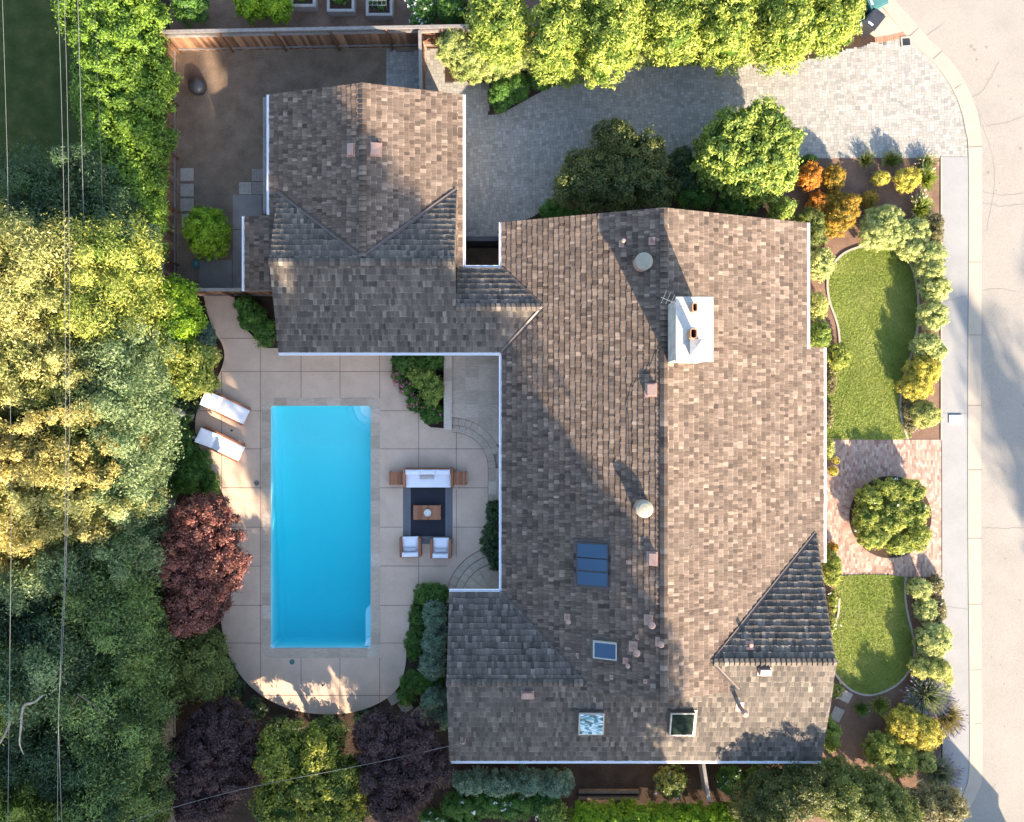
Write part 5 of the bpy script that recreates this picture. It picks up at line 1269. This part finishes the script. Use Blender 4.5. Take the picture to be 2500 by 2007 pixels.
tree('maple_tree', 'dark olive tree between the reddish and the darkest purple tree', 'tree', [(490, 1600, 62, 60), (455, 1640, 52, 65), (520, 1650, 42, 50)], 3.4, 'olive', .1, .26)
tree('purple_plum_tree', 'very dark purple tree at the bottom left of the patio', 'tree', [(540, 1790, 85, 75), (500, 1850, 80, 85), (560, 1860, 70, 80), (510, 1930, 70, 62)], 4.4, 'purple', .09, .25, 1.9)
tree('ginkgo_tree', 'yellow tipped green tree at the bottom between two purple trees', 'tree', [(700, 1830, 70, 60), (790, 1820, 50, 65), (760, 1900, 110, 60), (840, 1900, 70, 60), (700, 1950, 80, 50), (820, 1965, 85, 50)], 4.4, 'ginkgo', .12, .24, 1.8, tjit=.3, tlow=.12, gap=.1)
tree('purple_plum_tree', 'dark purple tree beside the lower left corner of the house', 'tree', [(930, 1790, 65, 55), (1010, 1800, 60, 55), (1030, 1870, 70, 55), (950, 1870, 70, 60), (970, 1940, 75, 55)], 4.3, 'purple', .09, .25, 1.9)
shrub('ground_ivy', 'dark ground covering shrubs hugging the bottom curve of the patio', 'shrub', [(570, 1680, 30, 30), (620, 1730, 35, 25), (690, 1770, 50, 22), (800, 1775, 50, 20), (900, 1755, 40, 22), (555, 1640, 18, 30)], .55, 'deep', .07, .14, 1.6, fl=('palepink', 8, .06, 4))
shrub('boxwood', 'dark leafy shrub at the top of the bed beside the lower steps', 'shrub', [(1040, 1448, 30, 26), (1070, 1450, 24, 26)], 1.0, 'green', .06, .13)
shrub('silver_shrub', 'tall silvery green shrub against the left wall of the lower wing', 'shrub', [(1062, 1500, 26, 35), (1062, 1560, 28, 45), (1056, 1615, 30, 40)], 1.9, 'silver', .08, .15)
shrub('silver_shrub', 'smaller silvery shrub near the lower left house corner', 'shrub', [(1060, 1710, 30, 36), (1070, 1750, 28, 28)], 1.6, 'silver', .08, .15)
shrub('low_hedge', 'dark low ground cover between patio edge and silvery shrub', 'shrub', [(1018, 1510, 20, 40), (1012, 1570, 22, 45)], .45, 'green', .06, .12)
shrub('low_hedge', 'dark low ground cover above the sandstone steps', 'shrub', [(1010, 1670, 36, 36), (1050, 1660, 36, 30), (990, 1700, 20, 20)], .6, 'green', .06, .14)
shrub('wall_shrub', 'narrow dark hedge against the house wall right of the rug', 'shrub', [(1205, 1250, 20, 30), (1200, 1320, 26, 45), (1212, 1365, 20, 28)], 1.1, 'deep', .06, .12, fl=None)
shrub('rose_bed_shrub', 'leafy green shrub in the bed under the roof, above the pink roses', 'shrub', [(1000, 885, 40, 26), (1050, 880, 40, 26)], 1.2, 'green', .08, .16)
shrub('rose_bed_shrub', 'bright green shrub beside the low stone planter wall', 'shrub', [(1030, 920, 34, 30), (1058, 950, 28, 38)], 1.4, 'tree', .08, .16)
shrub('rose_bush', 'pink flowering roses spilling over the curved bed edge', 'flowering shrub', [(972, 915, 15, 20), (992, 945, 18, 20), (1012, 985, 18, 22)], .7, 'green', .07, .12, fl=('pink', 60, .07, 6))
shrub('rose_bush', 'dark shrub with a few pink flowers at the tip of the rose bed', 'flowering shrub', [(1055, 1010, 28, 26)], .8, 'green', .07, .12, fl=('pink', 10, .06, 5))
shrub('path_shrub', 'dark green shrub between the pool path and the roof corner', 'shrub', [(618, 775, 35, 36), (650, 810, 28, 36), (600, 745, 26, 20)], 1.2, 'green', .09, .16, fl=('pink', 6, .05, 4))
# bottom strip
shrub('silver_hedge', 'long silvery hedge below the lower eave at bottom centre', 'hedge', [(1150, 1905, 45, 28), (1220, 1905, 45, 28), (1290, 1905, 45, 28), (1355, 1908, 45, 30)], 1.5, 'silver', .08, .16)
shrub('white_rose_bed', 'green shrubs with scattered white flowers at bottom centre', 'flowering shrub', [(1120, 1965, 45, 30), (1190, 1960, 50, 32), (1260, 1965, 50, 32), (1330, 1960, 40, 30)], 1.1, 'green', .08, .17, fl=('white', 16, .11, 7))
shrub('white_rose_bed', 'white flowers along the bottom edge below the purple tree', 'flowering shrub', [(1060, 1995, 40, 18), (1130, 2005, 50, 16)], .9, 'green', .08, .15, fl=('white', 22, .1, 7))
shrub('young_tree', 'light green leafy shrub rising among the bottom white flowers', 'shrub', [(1350, 1985, 30, 28)], 1.8, 'tree', .1, .16)
shrub('clipped_hedge', 'long bright green hedge along the bottom edge of the picture', 'hedge', [(1440 + 62 * i, 1995, 50, 36) for i in range(8)], 1.9, 'bright', .08, .18)
shrub('side_shrub', 'loose dark green shrub left of the short fence piece', 'shrub', [(1637, 1905, 38, 34)], 1.4, 'olive', .08, .16, fl=('white', 4, .06, 4))
shrub('jasmine', 'dark shrub speckled with tiny white flowers under the lower eave', 'flowering shrub', [(1782, 1900, 34, 32)], 1.1, 'green', .07, .14, fl=('white', 34, .05, 4))
shrub('side_shrub', 'dark shrub right of the one speckled with white', 'shrub', [(1848, 1900, 28, 30)], 1.3, 'green', .09, .15)
tree('dark_bay_tree', 'dark green tree below the right end of the lower roof', 'tree', [(1900, 1925, 70, 55), (1860, 1970, 70, 50), (1960, 1900, 60, 50)], 4.5, 'oak', .09, .24, squash=.45)
tree('grey_green_tree', 'broad grey green tree at the bottom right of the house', 'tree', [(2030, 1920, 75, 65), (2110, 1935, 85, 60), (2160, 1960, 60, 45)], 4.5, 'olive', .08, .24, squash=.45)
tree('amber_tree', 'amber tinted dark shrub tree in the bottom right corner of the garden', 'tree', [(2240, 1965, 55, 42), (2305, 1965, 40, 48), (2180, 1985, 50, 35)], 2.4, 'brownish', .08, .2, squash=.45)
# right beds
shrub('yellow_bush', 'sunlit yellow green bush above the clipped green one at lower right', 'bush', [(2205, 1765, 45, 42), (2250, 1785, 45, 42)], 1.5, 'yellow', .06, .13)
shrub('green_bush', 'broad clipped green bush at lower right near the house corner', 'bush', [(2150, 1830, 42, 42), (2190, 1850, 42, 42)], 1.5, 'yellowgreen', .06, .14)
shrub('yellow_bush', 'small sunlit bush between green bush and lowest lavender', 'bush', [(2255, 1855, 26, 28)], 1.1, 'lime', .06, .12)
def spiky(name, label, cx, cy, rx, ry, h, n, leafk='lavleaf', flk='lav', fl_frac=.3, ln=.5):
    x, y = P2(cx, cy, h * .4); s = 55.; mb = MB(); fb = MB(); rx /= s; ry /= s
    t = rng.uniform(0, 2 * math.pi, n); d = rng.uniform(.1, 1, n) ** .7; lean = np.stack([np.cos(t) * rx * d, np.sin(t) * ry * d], 1)
    base = np.array([x, y]) + lean * .35; tip = np.array([x, y]) + lean * (1 + rng.uniform(-.1, .25, (n, 1))); zt = h * (1 - .45 * d ** 2) * rng.uniform(.7, 1.1, n)
    b3 = np.concatenate([base, np.full((n, 1), .02)], 1); t3 = np.concatenate([tip, zt[:, None]], 1)
    side_ = unit(np.cross(t3 - b3, np.array([0, 0, 1.]) + rng.normal(0, .3, (n, 3)))) * .012
    mid = b3 * .5 + t3 * .5 + np.array([0, 0, h * .15])
    mb.quads(np.stack([b3 - side_, b3 + side_, mid + side_, mid - side_], 1), rng.uniform(0, 1, n)); mb.quads(np.stack([mid - side_, mid + side_, t3 + side_ * .3, t3 - side_ * .3], 1), rng.uniform(.3, 1, n))
    k = int(n * fl_frac); ft = t3[:k]; fm = mid[:k] * .3 + t3[:k] * .7; s2 = side_[:k] * 2.2
    fb.quads(np.stack([fm - s2, fm + s2, ft + s2 * .5, ft - s2 * .5], 1), rng.uniform(0, 1, k))
    r = empty(name, (x, y, 0), label, 'flowering plant'); mb.build('leaves', L[leafk], r)
    if k: fb.build('blossom', F[flk], r)
spiky('lavender', 'purple spiked lavender clump spilling over the sidewalk at the lower right corner', 2290, 1890, 55, 55, .9, 900, fl_frac=.5)
spiky('lavender', 'large airy lavender clump between round bushes and yellow bush', 2265, 1700, 60, 55, 1.0, 1000, fl_frac=.35)
spiky('lavender', 'loose lavender leaning over the sidewalk right of the yellow bush', 2312, 1750, 42, 50, .9, 600, 'brownish', fl_frac=.35)
shrub('rosemary', 'thin yellow green shrub on the sidewalk edge below the twin globes', 'shrub', [(2307, 1655, 16, 32)], .7, 'lime', .05, .1)
spiky('agapanthus', 'green strappy plant with pale flowers in the dark lower mulch', 2148, 1722, 28, 28, .6, 200, 'tree', 'palepink', .12)
spiky('strappy_plant', 'small dark strappy plant left of the flowering one in the lower mulch', 2103, 1730, 24, 24, .5, 160, 'green', 'palepink', .0)
shrub('low_flowers', 'small shrub with pinkish flowers by the lower right roof edge', 'flowering shrub', [(2042, 1685, 16, 18)], .5, 'yellowgreen', .05, .09, fl=('palepink', 14, .05, 4))
shrub('wall_bush', 'rounded green bush half under the lower right roof edge', 'bush', [(2024, 1790, 22, 38)], 1.2, 'tree', .06, .13)
GL_ = 'clipped round bushes along the sidewalk'
for (lst, h, k, label) in (
  ([(2243, 1437, 27, 26)], 1.0, 'boxpale', 'small clipped globe just below the brick forecourt'),
  ([(2256, 1485, 26, 30)], 1.0, 'boxpale', 'small globe second below the brick forecourt'),
  ([(2277, 1560, 41, 44)], 1.3, 'boxpale', 'largest globe bush beside the smaller lawn'),
  ([(2250, 1627, 32, 26), (2285, 1630, 32, 26)], 1.2, 'lime', 'wide low globe at the bottom of the smaller lawn'),
  ([(2155, 545, 50, 42), (2175, 575, 50, 38), (2135, 575, 36, 32)], 1.5, 'boxpale', 'broad pale bush at the top left of the larger lawn'),
  ([(2230, 575, 35, 40), (2218, 610, 30, 28)], 1.4, 'boxpale', 'pale bush at the top right of the larger lawn'),
  ([(2262, 625, 40, 36), (2268, 660, 34, 30)], 1.5, 'boxpale', 'pale bush second down the sidewalk edge of the larger lawn'),
  ([(2278, 708, 34, 34)], 1.4, 'boxpale', 'pale globe overhanging the sidewalk, upper of two'),
  ([(2272, 772, 33, 37)], 1.4, 'boxpale', 'pale globe overhanging the sidewalk, lower of two'),
  ([(2258, 845, 34, 32), (2280, 860, 22, 26)], 1.3, 'boxpale', 'pale globe beside the waist of the larger lawn'),
  ([(2250, 905, 42, 36), (2235, 945, 38, 30)], 1.3, 'yellow', 'yellow tinted double bush beside the lower part of the larger lawn'),
  ([(2258, 1012, 33, 32)], 1.1, 'lime', 'lone round bush just above the brick forecourt'),
): shrub('globe_bush', label, 'bush', lst, h, k, .055, .12, 2.3, GL_)
shrub('santolina', 'grey flecked white flowering shrub beside the first small globe', 'flowering shrub', [(2284, 1428, 18, 26)], .6, 'brownish', .05, .1, fl=('white', 30, .035, 3))
shrub('santolina', 'grey flecked white flowering shrub beside the second small globe', 'flowering shrub', [(2290, 1490, 18, 34)], .6, 'brownish', .05, .1, fl=('white', 40, .035, 3))
shrub('santolina', 'brown flecked low shrub left of the lone round bush', 'shrub', [(2213, 1000, 12, 30), (2225, 1040, 16, 16)], .4, 'brownish', .05, .09, fl=('white', 20, .03, 3))
shrub('house_bush', 'round pale bush against the upper right eave beside the lawn curve', 'bush', [(2000, 645, 32, 38)], 1.4, 'boxpale', .06, .13)
shrub('house_bush', 'round yellow green bush against the eave below the pale one', 'bush', [(1992, 750, 26, 34)], 1.3, 'lime', .06, .13)
shrub('house_bush', 'dark green bush against the eave just above the roof jog', 'bush', [(1998, 820, 28, 34)], 1.3, 'tree', .06, .13)
shrub('house_bush', 'bright round bush on the lawn edge at the roof jog', 'bush', [(2045, 868, 26, 34)], 1.1, 'yellowgreen', .06, .12)
shrub('dry_grass', 'brownish low plants between the roof edge and larger lawn', 'plant', [(2028, 930, 14, 35), (2024, 1010, 10, 35)], .35, 'brownish', .06, .1)
shrub('door_shrub', 'small golden shrub at the roof edge above the two pots', 'shrub', [(2022, 1095, 13, 26)], .6, 'lime', .05, .1)
shrub('house_bush', 'tall narrow green bush by the eave below the forecourt pots', 'bush', [(2025, 1385, 22, 46)], 1.3, 'yellowgreen', .06, .12)
shrub('reddish_shrub', 'small reddish shrub above the tall narrow bush by the eave', 'shrub', [(2030, 1337, 14, 14)], .6, 'orangegreen', .05, .09)
shrub('low_flowers', 'thin yellow green plants with white flowers left of the smaller lawn', 'flowering shrub', [(2033, 1470, 10, 30), (2030, 1520, 8, 26)], .4, 'yellowgreen', .05, .08, fl=('white', 8, .05, 4))
# round rose bed
shrub('rose_ring', 'ring of rose bushes filling the round bed in the brick forecourt', 'flowering shrub', [(2120, 1215, 32, 30), (2165, 1195, 32, 26), (2215, 1200, 36, 32), (2235, 1250, 28, 34), (2235, 1305, 30, 36), (2190, 1325, 34, 26), (2130, 1305, 42, 34), (2110, 1262, 28, 30), (2165, 1250, 28, 26), (2205, 1262, 30, 28), (2175, 1270, 34, 30), (2190, 1225, 34, 30), (2150, 1285, 34, 30)], 1.35, 'yellowgreen', .07, .13, 2.0, gap=.12, tlow=-.04, fl=('white', 14, .07, 6), tjit=.25)
# upper right bed
OG = 'orange tinted bushes in the upper right bed'
for (lst, h, k, label) in (
  ([(1975, 433, 27, 34)], 1.1, 'orange', 'bright orange bush nearest the big sunlit tree'),
  ([(2035, 435, 26, 34)], 1.1, 'orangegreen', 'green and orange bush right of the bright orange one'),
  ([(1995, 495, 26, 26)], .9, 'orange', 'small orange bush left in the middle of the orange group'),
  ([(2032, 490, 28, 26)], .9, 'orangegreen', 'small amber bush right in the middle of the orange group'),
  ([(2055, 520, 40, 38), (2035, 550, 34, 30), (2070, 495, 26, 20)], 1.3, 'orangegreen', 'largest orange and green bush, lowest of the orange group'),
  ([(2120, 487, 20, 20)], .7, 'orangegreen', 'lone small amber bush right of the orange group')):
    shrub('nandina', label, 'bush', lst, h, k, .055, .11, 2.2, OG)
shrub('grey_bush', 'dull green bush beside the top right corner of the roof', 'bush', [(1972, 545, 36, 36), (1985, 580, 28, 30)], 1.4, 'olive', .06, .14)
shrub('yellow_nandina', 'small yellow bush in the mulch below the driveway', 'bush', [(2147, 437, 22, 18)], .8, 'yellow', .06, .1, cover=1.6)
shrub('yellow_nandina', 'larger yellow bush in the mulch near the sidewalk', 'bush', [(2212, 440, 32, 28)], 1.1, 'yellow', .07, .12, cover=1.7)
spiky('daylily', 'green strappy daylily with pale pink blooms near the sidewalk, upper', 2262, 435, 26, 40, .7, 350, 'tree', 'palepink', .12)
spiky('daylily', 'green strappy daylily with pale pink blooms right of the pale bushes, lower', 2250, 510, 30, 42, .7, 350, 'tree', 'palepink', .25)
shrub('dry_shrub', 'brown green twiggy shrub at the sidewalk edge', 'shrub', [(2283, 560, 18, 40)], .8, 'brownish', .05, .1, cover=1.4)
spiky('twiggy_shrub', 'sparse dark twiggy shrub at the bed edge below the driveway, left', 2115, 392, 26, 26, .6, 120, 'olive', 'palepink', 0)
spiky('twiggy_shrub', 'sparse dark twiggy shrub at the bed edge below the driveway, right', 2180, 392, 34, 30, .6, 180, 'olive', 'palepink', 0)
spiky('twiggy_shrub', 'dark twiggy shrub with pale flowers in the corner of bed and sidewalk', 2262, 398, 32, 28, .5, 180, 'olive', 'palepink', .15)
shrub('low_plant', 'small green plant at the driveway edge right of the big sunlit tree', 'plant', [(1975, 392, 22, 14)], .4, 'green', .06, .09)
# driveway trees
tree('camphor_tree', 'big sunlit bright green tree at the top right corner of the main roof', 'tree', [(1790, 350, 85, 70), (1870, 370, 70, 75), (1820, 420, 100, 70), (1760, 400, 60, 55), (1880, 440, 50, 45), (1840, 310, 50, 40)], 4.0, 'tree', .16, .22, 1.9, squash=.5, tjit=.24, elong=.4, asp=.4, spread=.65)
shrub('lime_shrub', 'sunlit shrub between the big tree and the roof edge', 'shrub', [(1905, 510, 30, 25)], 1.8, 'tree', .08, .16)
shrub('shade_shrub', 'dark shrub in the shade between the two driveway trees', 'shrub', [(1660, 400, 34, 36), (1680, 450, 40, 34)], 1.5, 'deep', .09, .18)
shrub('shade_shrub', 'blue green shrub tucked below the big sunlit tree', 'shrub', [(1700, 480, 50, 26), (1800, 500, 50, 22)], 1.4, 'green', .08, .18)
tree('live_oak', 'shaded dark olive tree with a few golden twigs beside the driveway', 'tree', [(1500, 350, 55, 50), (1440, 420, 75, 50), (1540, 420, 80, 60), (1480, 470, 90, 45), (1600, 470, 50, 45), (1580, 370, 38, 40), (1398, 465, 50, 38)], 3.3, 'oak', .1, .28, 1.8, gap=.12)
shrub('low_laurel', 'light green low shrub at the left foot of the shaded tree', 'shrub', [(1350, 515, 36, 28), (1395, 530, 30, 20)], 1.1, 'green', .07, .15)
# top hedge and trees
shrub('sheared_hedge', 'sheared pale green hedge on the left under the top tree row', 'hedge', [(1110, 125, 42, 42), (1150, 150, 55, 48), (1215, 150, 60, 50), (1270, 140, 50, 42)], 1.9, 'hedge', .06, .16, 2.4)
shrub('shade_hedge', 'rounded dark green shrub at the top left of the driveway', 'shrub', [(1225, 232, 34, 40), (1262, 215, 30, 30)], 1.2, 'green', .07, .15)
shrub('shade_hedge', 'small dark shrub between the rounded one and the pale low hedge', 'shrub', [(1320, 195, 28, 26)], 1.2, 'green', .07, .15)
shrub('low_hedge', 'pale low hedge in shade along the top driveway edge', 'hedge', [(1385, 185, 40, 26), (1440, 165, 34, 22)], 1.1, 'tree', .06, .14)
shrub('low_hedge', 'low hedge along the top driveway edge beneath the trees', 'hedge', [(1540 + 60 * i, 146 - 2 * i, 44, 20) for i in range(7)], 1.1, 'hedge', .06, .15)
TG = 'row of bright green trees along the top'
for i, (lst, w_) in enumerate((([(1215, 40, 62, 55), (1225, 95, 60, 50)], 'first from the left'), ([(1370, 60, 70, 50), (1380, 110, 65, 45), (1350, 150, 45, 40)], 'second from the left'), ([(1500, 40, 70, 50), (1490, 105, 72, 45), (1470, 160, 42, 40)], 'third from the left'),
                      ([(1630, 40, 65, 55), (1640, 100, 65, 50)], 'fourth from the left'), ([(1765, 50, 70, 55), (1770, 110, 60, 48)], 'fifth from the left'), ([(1900, 40, 68, 60), (1910, 110, 60, 52)], 'sixth from the left'), ([(2020, 20, 65, 50), (2010, 85, 60, 40)], 'rightmost, beside the bins'))):
    tree('carolina_cherry', f'bright green glossy tree in the top row, {w_}', 'tree', [(a, b, c * 1.1, d * 1.08) for a, b, c, d in lst], 4.8 + .3 * (i % 3), 'photinia', .15, .26, 1.7, TG, squash=.4, gap=.04, tjit=.26, asp=.32, elong=.45, spread=.7)
shrub('white_flower_shrub', 'small shrub with white flowers between top tree row and bins', 'flowering shrub', [(2092, 40, 18, 45)], .9, 'hedge', .06, .12, fl=('white', 14, .1, 6))
shrub('white_hydrangea', 'white flowering shrub at the top edge right of the raised beds', 'flowering shrub', [(1035, 20, 34, 42), (1025, 55, 22, 16)], 1.2, 'green', .08, .16, fl=('white', 90, .07, 6))
shrub('green_bush', 'dark round bush at the top edge next to the white flowering shrub', 'bush', [(1105, 25, 38, 36)], 1.5, 'green', .06, .15, fl=('white', 3, .1, 5))
shrub('green_bush', 'dark green bush cut by the top edge left of the raised beds', 'bush', [(468, 15, 44, 45)], 1.6, 'green', .09, .18)
shrub('green_bush', 'bright green bush cut by the top edge beside the leftmost raised bed', 'bush', [(620, 5, 50, 45), (675, 15, 38, 40)], 1.7, 'bright', .1, .18)

# ------------------------------------------------------------------ NEIGHBOURHOOD SOUTH OF THE VIEW (casts the long shadows)
ux_, uy_ = -math.sin(SUN_AZ), math.cos(SUN_AZ); cot = 1 / math.tan(SUN_EL)
def redwood(n, s_apex, Ht, rad, label, density=1.0, low=.25, pw=.58):
    ax, ay = s_apex * ux_ + n * uy_, s_apex * uy_ - n * ux_
    bx, by = ax - ux_ * cot * Ht, ay - uy_ * cot * Ht
    r = empty('redwood_tree', (bx, by, 0), label, 'tree', 'tall conifers south of the garden'); mb = MB(); lb = []
    k = 9
    for i in range(k):
        f = low + (1 - low) * i / (k - 1) * .96; rr_ = (rad * (1 - f) ** pw + .35) * min(1, .55 + (f - low) * 2.4); lb.append((bx + random.uniform(-.5, .5) * (1 - f), by + random.uniform(-.5, .5) * (1 - f), Ht * f, rr_, rr_, Ht * (1 - low) / k * .75))
    cc = crown(mb, lb, .75, .42, 1.0 * density, asp=.35, elong=.8, zmin=-.9, core=True, gap=.15, droop=.4)
    t = MB(); t.tube([(bx, by, 0), (bx, by, Ht * .5), (bx, by, Ht * .97)], [.5, .35, .05], 10); t.build('trunk', M['bark'], r); mb.build('crown', L['redwood'], r)
redwood(-2.9, 25, 24, 6.6, 'tall conical redwood south of the house, rightmost of the near row', 2.2, .43)
redwood(-8.3, 24.5, 25, 6.2, 'tall conical redwood south of the house, second from the right', 1.5, .25, .75)
redwood(-16.2, 24, 25, 5.4, 'tall conical redwood south of the house, third from the right', 1.4, .53, .8)
redwood(-21, 24, 26, 5, 'tall conical redwood south of the house, fourth from the right', 1.3)
redwood(-26.5, 22, 25, 5, 'tall conical redwood south of the house, leftmost of the near row', 1.3)
redwood(20.5, -4.5, 20, 2.6, 'slender conifer far beyond the lower right corner')
redwood(24.9, -5.5, 22, 2.8, 'broader conifer far beyond the lower right corner')
nx, ny = 22.8, -22.7
r = empty('neighbour_house', (nx, ny - 5, 0), 'neighbouring house with a steep gable beyond the lower right corner', 'house')
mb = MB(); mb.box(nx - 1.5, ny - 9, 0, nx + 1.5, ny - .1, 2.7); mb.build('wall', M['wall'], r)
mb = MB(); pk = 2.7 + 1.6 * 1.2
for sg in (-1, 1): mb.poly([(nx + sg * 1.7, ny, 2.6), (nx, ny, pk), (nx, ny - 9.2, pk), (nx + sg * 1.7, ny - 9.2, 2.6)], .5)
mb.poly([(nx - 1.6, ny - .02, 2.65), (nx + 1.6, ny - .02, 2.65), (nx, ny - .02, pk - .02)]); mb.poly([(nx - 1.6, ny - 9.18, 2.65), (nx + 1.6, ny - 9.18, 2.65), (nx, ny - 9.18, pk - .02)])
mb.build('roof', M['sh_y'], r)
